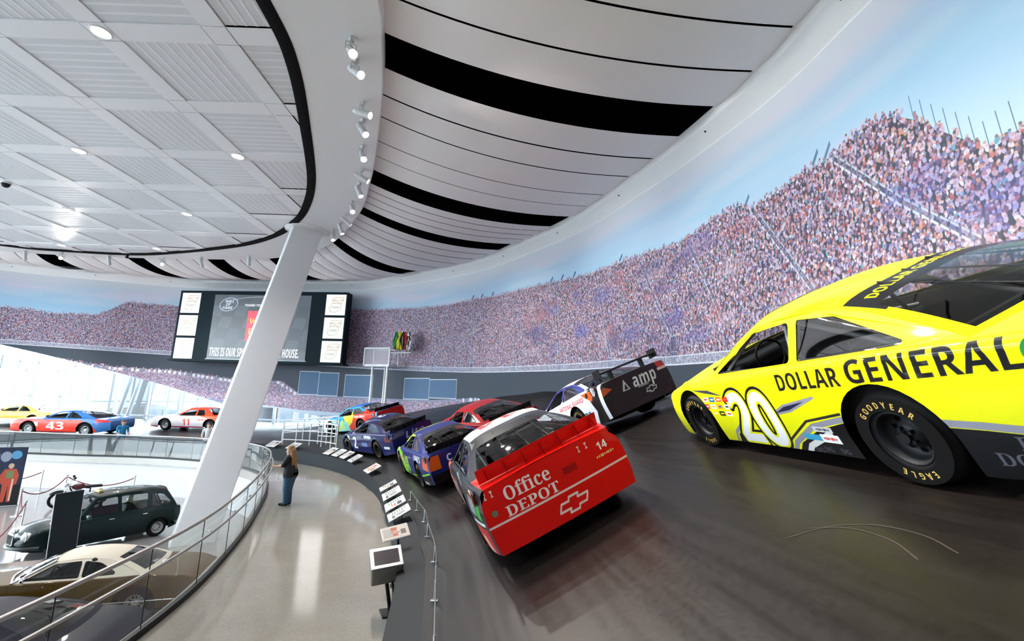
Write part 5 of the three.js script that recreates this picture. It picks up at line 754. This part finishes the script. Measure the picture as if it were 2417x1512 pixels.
/* dark green cab */
classic('taxi_cab', 'dark green taxi cab with tall rounded roof on the hall floor', 'car', {
  xr: -2.25, xf: 2.28, HM: 1.95, R: 0.335, rim: 0.2, tw: 0.2, zo: 0.84, wr: -1.44, wf: 1.44, archGap: 0.05, rs: 0.1, tum: 0.05, under: 0.06, mid: 0.5,
  W: tb([[-2.25, 0.72], [-1.95, 0.83], [-1, 0.88], [1, 0.88], [1.6, 0.86], [2.05, 0.76], [2.28, 0.58]]), bot: tb([[-2.25, 0.32], [-1.8, 0.24], [1.8, 0.22], [2.28, 0.28]]),
  belt: tb([[-2.25, 1.02], [-1.4, 1.08], [0, 1.07], [0.9, 1.04], [1.5, 0.98], [2.0, 0.88], [2.28, 0.7]]), crown: tb([[-2.25, 0.02], [0.9, 0.06], [1.6, 0.1], [2.28, 0.05]]),
  xw0: 1.08, xw1: 0.5, xr1: -1.72, xr0: -2.12, roofH: tb([[-1.9, 1.62], [-1.2, 1.74], [-0.3, 1.77], [0.6, 1.68]]), roofZ: tb([[-1.9, 0.56], [-0.5, 0.64], [0.6, 0.56]]), rc: 0.08, bw: 0.16, bt: 0.12, br: 0.1, bu: 0.12,
  windows: [{ p: [[0.86, 1.1], [0.5, 1.6], [-0.05, 1.66], [-0.08, 1.12]], r: 0.07, glass: true }, { p: [[-0.2, 1.12], [-0.17, 1.66], [-1.02, 1.64], [-1.02, 1.13]], r: 0.06, glass: true }, { p: [[-1.18, 1.14], [-1.18, 1.6], [-1.58, 1.54], [-1.85, 1.24], [-1.82, 1.16]], r: 0.08, glass: true, name: 'quarter_window' }],
}, (P) => { for (const k of ['left', 'right', 'top', 'rear', 'front']) P[k].fill('#061d1d'); P.sides((s) => { s.line([[-0.13, 0.3], [-0.13, 1.06]], '#051312', 0.012); s.line([[-1.1, 0.55], [-1.1, 1.08]], '#051312', 0.012); s.line([[0.98, 0.3], [0.98, 1.0]], '#051312', 0.012); s.line([[-2.2, 0.62], [2.2, 0.58]], '#071d1c', 0.02); }); P.rear.rect(-0.6, -0.48, 0.6, 0.95, '#7c1418'); P.rear.rect(0.48, 0.6, 0.6, 0.95, '#7c1418'); }, {
  rim: std(C(0.6, 0.61, 0.63), 0.3, { metalness: 0.8 }), paint: { clearcoat: 0.3 }, extra: (o, S) => {
    for (const z of [-0.5, 0.5]) { mesh('headlight', T3(new THREE.SphereGeometry(0.14, 16, 12), 2.22, 0.72, z), phys(C(0.85, 0.88, 0.9), 0.08, { clearcoat: 1 }), o); mesh('headlight_ring', T3(new THREE.TorusGeometry(0.145, 0.018, 8, 20), 2.26, 0.72, z, 0, Math.PI / 2, 0), M.chrome, o); }
    mesh('grille', [rbox(0.05, 0.34, 0.42, 0.02, 2.44, 0.62, 0)], M.chrome, o); for (let i = 0; i < 7; i++) mesh('grille_bar', box(0.03, 0.28, 0.025, 2.46, 0.62, (i - 3) * 0.055), M.dark, o);
    mesh('front_bumper', tube([[1.95, 0.38, -0.82], [2.3, 0.38, -0.55], [2.48, 0.38, 0], [2.3, 0.38, 0.55], [1.95, 0.38, 0.82]], 0.06, 8), std(C(0.02, 0.03, 0.03), 0.4), o); mesh('rear_bumper', tube([[-1.95, 0.42, -0.86], [-2.26, 0.42, -0.6], [-2.32, 0.42, 0], [-2.26, 0.42, 0.6], [-1.95, 0.42, 0.86]], 0.07, 8), std(C(0.02, 0.03, 0.03), 0.4), o);
    for (const s of [-1, 1]) { mesh('wing_mirror', rbox(0.1, 0.13, 0.2, 0.04, 0.85, 1.14, s * 0.98), std(C(0.02, 0.06, 0.06), 0.3), o); for (const x of [0.12, -0.92]) mesh('door_handle', rbox(0.16, 0.03, 0.03, 0.01, x, 0.94, s * 0.885), M.chrome, o); }
    mesh('roof_lamp', rbox(0.14, 0.1, 0.42, 0.04, 0.3, 1.83, 0), std(C(0.5, 0.35, 0.1), 0.4), o);
  },
}, onFloor(-13.39, 16.55, 151.7), 0.9);
/* gold coupe with cream roof */
const COUPE = OLD({ xr: -2.65, xf: 2.6, R: 0.34, rim: 0.19, tw: 0.21, zo: 0.86, W: tb([[-2.65, 0.82], [-2.2, 0.92], [-1, 0.95], [1, 0.95], [2.2, 0.92], [2.6, 0.84]]), belt: tb([[-2.65, 0.8], [-2.3, 0.9], [-1.5, 0.96], [-0.9, 0.94], [0.7, 0.92], [1.5, 0.9], [2.3, 0.85], [2.6, 0.76]]), xw0: 0.85, xw1: 0.25, xr1: -0.75, xr0: -1.55, br: 0.12, rsf: 0.08, roofPart: true, windows: [{ p: [[0.7, 0.95], [0.24, 1.215], [-0.25, 1.25], [-0.32, 0.96]], r: 0.04, glass: true }, { p: [[-0.37, 0.96], [-0.3, 1.25], [-0.62, 1.2], [-0.98, 1.03], [-0.98, 0.985]], r: 0.06, glass: true, name: 'quarter_window' }] });
const chromeTrim = (o, S, G) => {
  const e = []; for (const q of [-1, 1]) e.push([S.xw0, G.ht(S.xw0), q * G.zt(S.xw0)]);
  mesh('windshield_trim', [tube([[S.xw0, G.ht(S.xw0) + 0.01, -G.zt(S.xw0)], [S.xw0 + 0.2, G.top(S.xw0 + 0.2, 0.5) + 0.015, -0.4], [S.xw0 + 0.22, G.top(S.xw0 + 0.22, 0) + 0.015, 0], [S.xw0 + 0.2, G.top(S.xw0 + 0.2, 0.5) + 0.015, 0.4], [S.xw0, G.ht(S.xw0) + 0.01, G.zt(S.xw0)]], 0.025, 7), ...[-1, 1].map((s) => bar([S.xw0, G.ht(S.xw0) + 0.01, s * (G.zt(S.xw0) - 0.01)], [S.xw1, S.roofH(S.xw1) + 0.02, s * (S.roofZ(S.xw1) - 0.01)], 0.028, 7))], M.chrome, o);
  for (const s of [-1, 1]) { mesh('wing_mirror', rbox(0.07, 0.09, 0.13, 0.03, 0.62, 1.0, s * 0.97), M.chrome, o); mesh('door_handle', rbox(0.15, 0.025, 0.03, 0.01, -0.2, 0.82, s * 0.95), M.chrome, o); mesh('side_trim', bar([-2.4, 0.42, s * 0.935], [2.3, 0.42, s * 0.935], 0.012, 5), M.chrome, o); }
  mesh('rear_bumper', rbox(0.08, 0.12, 1.6, 0.04, -2.7, 0.5, 0), M.chrome, o); mesh('front_bumper', rbox(0.08, 0.12, 1.6, 0.04, 2.72, 0.45, 0), M.chrome, o);
};
classic('vintage_coupe', 'gold brown vintage coupe with cream vinyl roof on the hall floor', 'car', COUPE, (P) => { for (const k of ['left', 'right', 'top', 'rear', 'front']) P[k].fill('#503a12'); P.sides((s) => { s.line([[-0.36, 0.25], [-0.34, 0.93]], '#2c200a', 0.01); s.line([[0.86, 0.25], [0.88, 0.9]], '#2c200a', 0.01); }); }, { rim: std(C(0.55, 0.55, 0.53), 0.25, { metalness: 0.9 }), roof: std(C(0.66, 0.58, 0.46), 0.75), extra: chromeTrim }, onFloor(-9.75, 11.69, 106.6), 0.97);
classic('vintage_sedan', 'dark blue vintage car beside the railing at the picture corner', 'car', OLD({ ...COUPE, roofPart: false, xr0: -1.75, xr1: -0.9 }), (P) => { for (const k of ['left', 'right', 'top', 'rear', 'front']) P[k].fill('#0d1428'); }, { rim: M.chrome, extra: chromeTrim, paint: { clearcoat: 0.06, specularIntensity: 0.1 } }, onFloor(-9.1, 8.6, 104), 0.97);

/* ---------- motorcycle, stanchions, banner, sign pylon ---------- */
{
  const o = thing('motorcycle', 'small black motorcycle with red tank behind the taxi cab', 'motorcycle', [-18.3, 0, -21.15], Math.PI / 2 + 136 * DEG);
  for (const x of [0.68, -0.62]) { const w = new THREE.Group(); w.name = 'wheel'; w.position.set(x, 0.33, 0); o.add(w); mesh('tire', new THREE.TorusGeometry(0.28, 0.05, 10, 28), M.rubber, w); mesh('rim', new THREE.TorusGeometry(0.225, 0.014, 6, 24), M.chrome, w); const sp = []; for (let i = 0; i < 10; i++) { const a = i / 10 * 6.283; sp.push(bar([0, 0, 0], [Math.cos(a) * 0.22, Math.sin(a) * 0.22, 0], 0.004, 4)); } sp.push(cyl(0.04, 0.04, 0.1, 0, 0, 0, Math.PI / 2)); mesh('spokes', sp, M.steel, w); }
  mesh('frame', [bar([0.38, 0.85, 0], [-0.3, 0.72, 0], 0.025), bar([0.38, 0.82, 0], [0.1, 0.28, 0], 0.025), bar([0.1, 0.28, 0], [-0.3, 0.3, 0], 0.025), bar([-0.3, 0.3, 0], [-0.3, 0.72, 0], 0.025), ...[-0.09, 0.09].map((z) => bar([-0.28, 0.36, z], [-0.62, 0.33, z], 0.02))], M.dark, o);
  mesh('front_fork', [-0.08, 0.08].map((z) => bar([0.68, 0.33, z], [0.36, 0.98, z], 0.022)), M.chrome, o); mesh('handlebar', tube([[0.2, 1.1, -0.36], [0.34, 1.06, -0.18], [0.38, 1.0, 0], [0.34, 1.06, 0.18], [0.2, 1.1, 0.36]], 0.014, 6), M.chrome, o); for (const z of [-0.2, 0.2]) mesh('mirror', [bar([0.32, 1.05, z], [0.28, 1.2, z * 1.5], 0.006, 5), T3(new THREE.SphereGeometry(0.05, 10, 8), 0.28, 1.22, z * 1.5)], M.dark, o);
  mesh('fuel_tank', T3(new THREE.SphereGeometry(0.17, 18, 12).scale(1.35, 0.75, 0.7), 0.1, 0.82, 0), std(C(0.09, 0.01, 0.012), 0.25), o); mesh('seat', rbox(0.62, 0.1, 0.26, 0.045, -0.38, 0.8, 0), M.dark, o); mesh('engine', [rbox(0.3, 0.26, 0.24, 0.04, -0.02, 0.42, 0), cyl(0.09, 0.1, 0.24, 0.06, 0.6, 0, 0, 0, -0.3)], M.grey, o); mesh('headlight', T3(new THREE.SphereGeometry(0.09, 14, 10), 0.48, 0.92, 0), M.chrome, o); mesh('exhaust', bar([0.05, 0.3, 0.14], [-0.75, 0.36, 0.16], 0.035), M.chrome, o); mesh('mudguard', T3(new THREE.TorusGeometry(0.36, 0.03, 6, 14, 1.5), 0.68, 0.33, 0, 0, 0, 0.7), M.dark, o); mesh('kickstand', bar([0, 0.25, -0.1], [-0.05, 0.0, -0.22], 0.012), M.steel, o);
}
{
  const rope = std(C(0.16, 0.03, 0.035), 0.8), posts = [[-22.4, 23.6, 'by the white wall'], [-19.0, 19.3, 'in front of the banner'], [-20.3, 22.6, 'left of the motorcycle'], [-17.4, 22.9, 'behind the taxi roof'], [-16.9, 17.4, 'at the taxi bumper'], [-13.3, 12.6, 'between the taxi and the gold coupe']];
  for (const [x, d, l] of posts) { const o = thing('stanchion', 'slim steel stanchion ' + l, 'stanchion', [x, 0, -d], 0, 'rope stanchions on the hall floor'); mesh('stanchion_post', cyl(0.024, 0.024, 0.98, 0, 0.5, 0), M.steel, o); mesh('stanchion_base', cyl(0.17, 0.19, 0.03, 0, 0.015, 0, 0, 0, 0, 24), M.steel, o); mesh('stanchion_cap', T3(new THREE.SphereGeometry(0.04, 12, 8), 0, 1.0, 0), M.steel, o); }
  [[0, [-24.5, 21.8], 'from the banner to the wall stanchion'], [1, 2, 'between the banner stanchion and the motorcycle stanchion'], [2, 3, 'hanging behind the motorcycle'], [1, 4, 'dipping in front of the motorcycle wheel'], [4, 5, 'low in front of the taxi bumper']].forEach(([a, b, l]) => { const p = posts[a], q = Array.isArray(b) ? b : posts[b], pts = []; for (let i = 0; i <= 10; i++) { const L = Math.hypot(q[0] - p[0], q[1] - p[1]), t = lerp(0.05 / L, 1 - 0.05 / L, i / 10); pts.push(V(lerp(p[0], q[0], t), 0.94 - 0.42 * 4 * t * (1 - t) * 0.9, lerp(p[1], q[1], t))); } tag(mesh('barrier_rope', tube(pts, 0.022, 7), rope, scene), 'dark red barrier rope ' + l, 'rope', 'barrier ropes'); });
  const bt = canvas(256, 512, (g, w, h) => { g.fillStyle = '#23304e'; g.fillRect(0, 0, w, h); g.fillStyle = '#12161f'; g.fillRect(0, 330, w, 182); g.fillStyle = '#5fa9d6'; g.beginPath(); g.ellipse(196, 66, 34, 38, 0, 0, 7); g.fill(); g.fillStyle = '#9aa6b8'; g.beginPath(); g.ellipse(132, 80, 34, 46, 0, 0, 7); g.fill(); g.beginPath(); g.ellipse(60, 70, 34, 40, 0, 0, 7); g.fill();
    g.fillStyle = '#c9543e'; g.beginPath(); g.moveTo(140, 190); g.lineTo(212, 190); g.lineTo(236, 250); g.lineTo(226, 330); g.lineTo(212, 330); g.lineTo(208, 480); g.lineTo(184, 480); g.lineTo(178, 330); g.lineTo(170, 480); g.lineTo(146, 480); g.lineTo(140, 330); g.lineTo(120, 300); g.lineTo(118, 240); g.fill(); g.fillStyle = '#d9b99c'; g.beginPath(); g.ellipse(176, 164, 18, 24, 0, 0, 7); g.fill(); g.fillStyle = '#7f8a5c'; g.fillRect(152, 206, 46, 66); g.fillStyle = '#e8dcc4'; g.fillRect(196, 280, 10, 190); });
  const b = thing('banner_stand', 'tall printed banner showing a standing driver in red', 'banner', [-21.15, 0, -20.5], 0.55); mesh('banner_sheet', T3(new THREE.PlaneGeometry(1.25, 2.35), 0, 1.22, 0.012), std(C(1, 1, 1), 0.6, { map: bt }), b); mesh('banner_backing', box(1.28, 2.38, 0.02, 0, 1.22, 0), M.dark, b); mesh('banner_foot', [rbox(1.3, 0.05, 0.3, 0.02, 0, 0.025, 0), bar([0, 0.05, -0.06], [0, 2.2, -0.03], 0.015)], M.grey, b);
  const e = thing('sign_pylon', 'narrow dark sign pylon leaning in front of the taxi door', 'sign', [-12.6, 0, -14.35], 1.35); const pg = rbox(0.72, 1.95, 0.06, 0.01, 0, 1.02, -0.1, -0.06, 0, 0); mesh('pylon_panel', pg, phys(C(0.008, 0.016, 0.02), 0.35, { specularIntensity: 0.4 }), e); mesh('pylon_edge', [bar([-0.37, 0.03, -0.03], [-0.37, 1.98, -0.15], 0.012), bar([0.37, 0.03, -0.03], [0.37, 1.98, -0.15], 0.012)], M.steel, e); mesh('pylon_foot', rbox(0.76, 0.04, 0.5, 0.015, 0, 0.02, -0.05), M.grey, e);
}
/* ---------- people ---------- */
function surfaceNet(f, lo, hi, h) {
  const n = [0, 1, 2].map((i) => Math.ceil((hi[i] - lo[i]) / h) + 1), [nx, ny, nz] = n, F = new Float32Array(nx * ny * nz), id = (i, j, k) => i + nx * (j + ny * k);
  for (let k = 0; k < nz; k++) for (let j = 0; j < ny; j++) for (let i = 0; i < nx; i++) F[id(i, j, k)] = f(lo[0] + i * h, lo[1] + j * h, lo[2] + k * h);
  const vi = new Int32Array(nx * ny * nz).fill(-1), P = [], I = [];
  for (let k = 0; k < nz - 1; k++) for (let j = 0; j < ny - 1; j++) for (let i = 0; i < nx - 1; i++) {
    let c = 0, s = [0, 0, 0], m = 0; const v = []; for (let q = 0; q < 8; q++) { v[q] = F[id(i + (q & 1), j + ((q >> 1) & 1), k + (q >> 2))]; if (v[q] < 0) m++; } if (!m || m === 8) continue;
    for (let a = 0; a < 8; a++) for (const b of [1, 2, 4]) { const e = a ^ b; if (e < a || (v[a] < 0) === (v[e] < 0)) continue; const t = v[a] / (v[a] - v[e]); for (let d = 0; d < 3; d++) s[d] += ((a >> d) & 1) + t * (((e >> d) & 1) - ((a >> d) & 1)); c++; }
    vi[id(i, j, k)] = P.length / 3; P.push(lo[0] + (i + s[0] / c) * h, lo[1] + (j + s[1] / c) * h, lo[2] + (k + s[2] / c) * h);
  }
  for (let k = 1; k < nz - 1; k++) for (let j = 1; j < ny - 1; j++) for (let i = 1; i < nx - 1; i++) { const a = F[id(i, j, k)] < 0; for (let d = 0; d < 3; d++) { const b = F[id(i + (d === 0), j + (d === 1), k + (d === 2))] < 0; if (a === b) continue; const u = (d + 1) % 3, w = (d + 2) % 3, o = (p, q) => { const r = [i, j, k]; r[u] -= p; r[w] -= q; return vi[id(...r)]; }; const [A, B, Cc, D] = [o(0, 0), o(1, 0), o(1, 1), o(0, 1)]; if (A < 0 || B < 0 || Cc < 0 || D < 0) continue; if (a) I.push(A, B, Cc, A, Cc, D); else I.push(A, Cc, B, A, D, Cc); } }
  const g = new THREE.BufferGeometry(); g.setAttribute('position', new THREE.Float32BufferAttribute(P, 3)); g.setIndex(I); g.computeVertexNormals(); return g;
}
const cap = (x, y, z, [a, b, ra, rb]) => { const e = [b[0] - a[0], b[1] - a[1], b[2] - a[2]], l = e[0] ** 2 + e[1] ** 2 + e[2] ** 2 || 1e-9, t = clamp(((x - a[0]) * e[0] + (y - a[1]) * e[1] + (z - a[2]) * e[2]) / l); return Math.hypot(x - a[0] - e[0] * t, y - a[1] - e[1] * t, z - a[2] - e[2] * t) - lerp(ra, rb, t); };
const smin = (a, b, k) => { const h = clamp(0.5 + 0.5 * (b - a) / k); return lerp(b, a, h) - k * h * (1 - h); };
// bones: [from, to, r0, r1, colour]; the body is one mesh coloured by the nearest bone
function person(name, label, pos, turn, bones, cell, hair, hairCol) {
  const fld = (x, y, z) => { let d = 9; for (const b of bones) d = smin(d, cap(x, y, z, b), b[5] ?? 0.03); return d; };
  let lo = [9, 9, 9], hi = [-9, -9, -9]; for (const b of [...bones]) for (const p of [b[0], b[1]]) for (let i = 0; i < 3; i++) { lo[i] = Math.min(lo[i], p[i] - 0.16); hi[i] = Math.max(hi[i], p[i] + 0.16); }
  const g = surfaceNet(fld, lo, hi, cell), p = g.attributes.position, col = []; for (let i = 0; i < p.count; i++) { let bd = 9, bc = bones[0][4]; for (const b of bones) { const d = cap(p.getX(i), p.getY(i), p.getZ(i), b); if (d < bd) { bd = d; bc = b[4]; } } col.push(...bc); } g.setAttribute('color', new THREE.Float32BufferAttribute(col, 3));
  const o = thing(name, label, 'person', pos, turn); mesh('body', g, std(C(1, 1, 1), 0.75, { vertexColors: true }), o);
  const hf = (x, y, z) => { let d = 9; for (const b of hair) d = smin(d, cap(x, y, z, b), 0.02); return d; }; let a = [9, 9, 9], c = [-9, -9, -9]; for (const b of hair) for (const q of [b[0], b[1]]) for (let i = 0; i < 3; i++) { a[i] = Math.min(a[i], q[i] - 0.14); c[i] = Math.max(c[i], q[i] + 0.14); }
  mesh('hair', surfaceNet(hf, a, c, cell * 0.7), std(hairCol, 0.6), o); return o;
}
{ // faces +x; y up
  const skin = [0.55, 0.33, 0.24], blk = [0.012, 0.012, 0.015], jean = [0.03, 0.085, 0.16], shoe = [0.01, 0.01, 0.012];
  const hand = (w, dir, side) => { const out = [[w, [w[0] + dir[0] * 0.08, w[1] + dir[1] * 0.08, w[2] + dir[2] * 0.08], 0.03, 0.034, skin, 0.015]]; for (let f = 0; f < 4; f++) { const s = (f - 1.5) * 0.02, b = [w[0] + dir[0] * 0.09, w[1] + dir[1] * 0.09, w[2] + dir[2] * 0.09 + s]; const l = [0.06, 0.07, 0.066, 0.05][f]; out.push([b, [b[0] + dir[0] * l, b[1] + dir[1] * l - 0.015, b[2] + dir[2] * l], 0.0095, 0.0085, skin, 0.004]); } out.push([[w[0] + dir[0] * 0.03, w[1] + dir[1] * 0.03, w[2] + side * 0.03], [w[0] + dir[0] * 0.08, w[1] + dir[1] * 0.08 - 0.01, w[2] + side * 0.055], 0.011, 0.009, skin, 0.006]); return out; };
  const head = (x, y, z = 0) => [[[x, y, z], [x + 0.012, y - 0.05, z], 0.093, 0.078, skin], [[x + 0.03, y - 0.075, z], [x + 0.055, y - 0.1, z], 0.055, 0.035, skin, 0.03], [[x + 0.085, y - 0.02, z], [x + 0.108, y - 0.05, z], 0.012, 0.016, skin, 0.012], [[x, y - 0.03, z - 0.085], [x - 0.005, y - 0.055, z - 0.085], 0.016, 0.012, skin, 0.008], [[x, y - 0.03, z + 0.085], [x - 0.005, y - 0.055, z + 0.085], 0.016, 0.012, skin, 0.008], [[x - 0.01, y - 0.1, z], [x - 0.03, y - 0.2, z], 0.052, 0.058, skin]];
  const W = [...head(0.06, 1.52), [[0.02, 1.3, -0.13], [0.02, 1.3, 0.13], 0.075, 0.075, blk, 0.05], [[0.02, 1.24, 0], [0, 1.0, 0], 0.155, 0.145, blk, 0.06], [[0.06, 1.2, -0.07], [0.06, 1.2, 0.07], 0.085, 0.085, blk, 0.05], [[-0.01, 1.0, -0.06], [-0.03, 0.88, -0.08], 0.15, 0.165, blk, 0.05], [[-0.01, 1.0, 0.06], [-0.03, 0.88, 0.08], 0.15, 0.165, blk, 0.05],
    [[-0.03, 0.84, -0.08], [0.0, 0.46, -0.09], 0.14, 0.095, jean, 0.05], [[0, 0.46, -0.09], [-0.02, 0.1, -0.1], 0.092, 0.075, jean], [[-0.03, 0.84, 0.08], [0.03, 0.46, 0.1], 0.14, 0.095, jean, 0.05], [[0.03, 0.46, 0.1], [0.0, 0.1, 0.11], 0.092, 0.075, jean], [[-0.04, 0.045, -0.1], [0.14, 0.035, -0.11], 0.05, 0.04, shoe], [[-0.02, 0.045, 0.11], [0.16, 0.035, 0.12], 0.05, 0.04, shoe],
    [[0.02, 1.3, -0.18], [0.12, 1.1, -0.2], 0.055, 0.048, blk], [[0.12, 1.1, -0.2], [0.34, 1.06, -0.17], 0.042, 0.032, skin], ...hand([0.36, 1.06, -0.17], [0.96, 0.1, 0.1], 1), [[0.02, 1.3, 0.18], [0.1, 1.1, 0.22], 0.055, 0.048, blk], [[0.1, 1.1, 0.22], [0.32, 1.03, 0.2], 0.042, 0.032, skin], ...hand([0.34, 1.03, 0.2], [0.97, 0.12, -0.1], -1)];
  person('person', 'woman with long fair hair in black top and jeans leaning at the railing', [-6.28, walkY(20), -14.1], Math.PI - 0.1, W, 0.013, [[[0.03, 1.56, 0], [0.0, 1.5, 0], 0.105, 0.1], [[-0.04, 1.5, -0.02], [-0.1, 1.25, -0.02], 0.085, 0.08], [[-0.1, 1.25, 0.0], [-0.13, 1.02, 0.02], 0.08, 0.045], [[-0.06, 1.4, 0.07], [-0.11, 1.12, 0.08], 0.045, 0.03], [[-0.06, 1.4, -0.07], [-0.11, 1.12, -0.08], 0.045, 0.03]], C(0.3, 0.16, 0.06));
  const man = (shirt, pants) => [...head(0.02, 1.64), [[0, 1.42, -0.17], [0, 1.42, 0.17], 0.08, 0.08, shirt, 0.05], [[0, 1.34, 0], [0, 1.05, 0], 0.16, 0.15, shirt, 0.06], [[0, 0.98, -0.06], [0, 0.98, 0.06], 0.14, 0.14, shirt, 0.05], [[0, 0.9, -0.09], [0.01, 0.5, -0.1], 0.1, 0.075, pants], [[0.01, 0.5, -0.1], [-0.02, 0.08, -0.1], 0.07, 0.055, pants], [[0, 0.9, 0.09], [0.01, 0.5, 0.1], 0.1, 0.075, pants], [[0.01, 0.5, 0.1], [-0.02, 0.08, 0.1], 0.07, 0.055, pants], [[-0.04, 0.045, -0.1], [0.16, 0.035, -0.11], 0.05, 0.042, shoe], [[-0.04, 0.045, 0.1], [0.16, 0.035, 0.11], 0.05, 0.042, shoe], [[0, 1.4, -0.23], [0.06, 1.14, -0.25], 0.055, 0.046, shirt], [[0.06, 1.14, -0.25], [0.27, 1.06, -0.18], 0.042, 0.032, skin], ...hand([0.29, 1.06, -0.17], [0.95, 0.1, 0.2], 1), [[0, 1.4, 0.23], [0.04, 1.13, 0.26], 0.055, 0.046, shirt], [[0.04, 1.13, 0.26], [0.24, 1.04, 0.2], 0.042, 0.032, skin], ...hand([0.26, 1.04, 0.19], [0.95, 0.1, -0.2], -1)];
  const hairM = [[[0.0, 1.68, 0], [-0.02, 1.62, 0], 0.1, 0.098]];
  const wy = (x, d) => walkY(railPath.near(x, d).s);
  person('person', 'man in bright blue shirt standing behind the far glass parapet', [-20.3, wy(-20.3, 25.3), -25.3], -0.4, man([0.01, 0.2, 0.42], [0.02, 0.02, 0.03]), 0.016, hairM, C(0.12, 0.06, 0.04));
  person('person', 'visitor in white shirt half hidden beside the leaning column', [-14.95, wy(-14.95, 24.0), -24.0], -1.2, man([0.6, 0.6, 0.62], [0.03, 0.03, 0.035]), 0.016, hairM, C(0.02, 0.015, 0.012));
}
renderer.render(scene, camera);
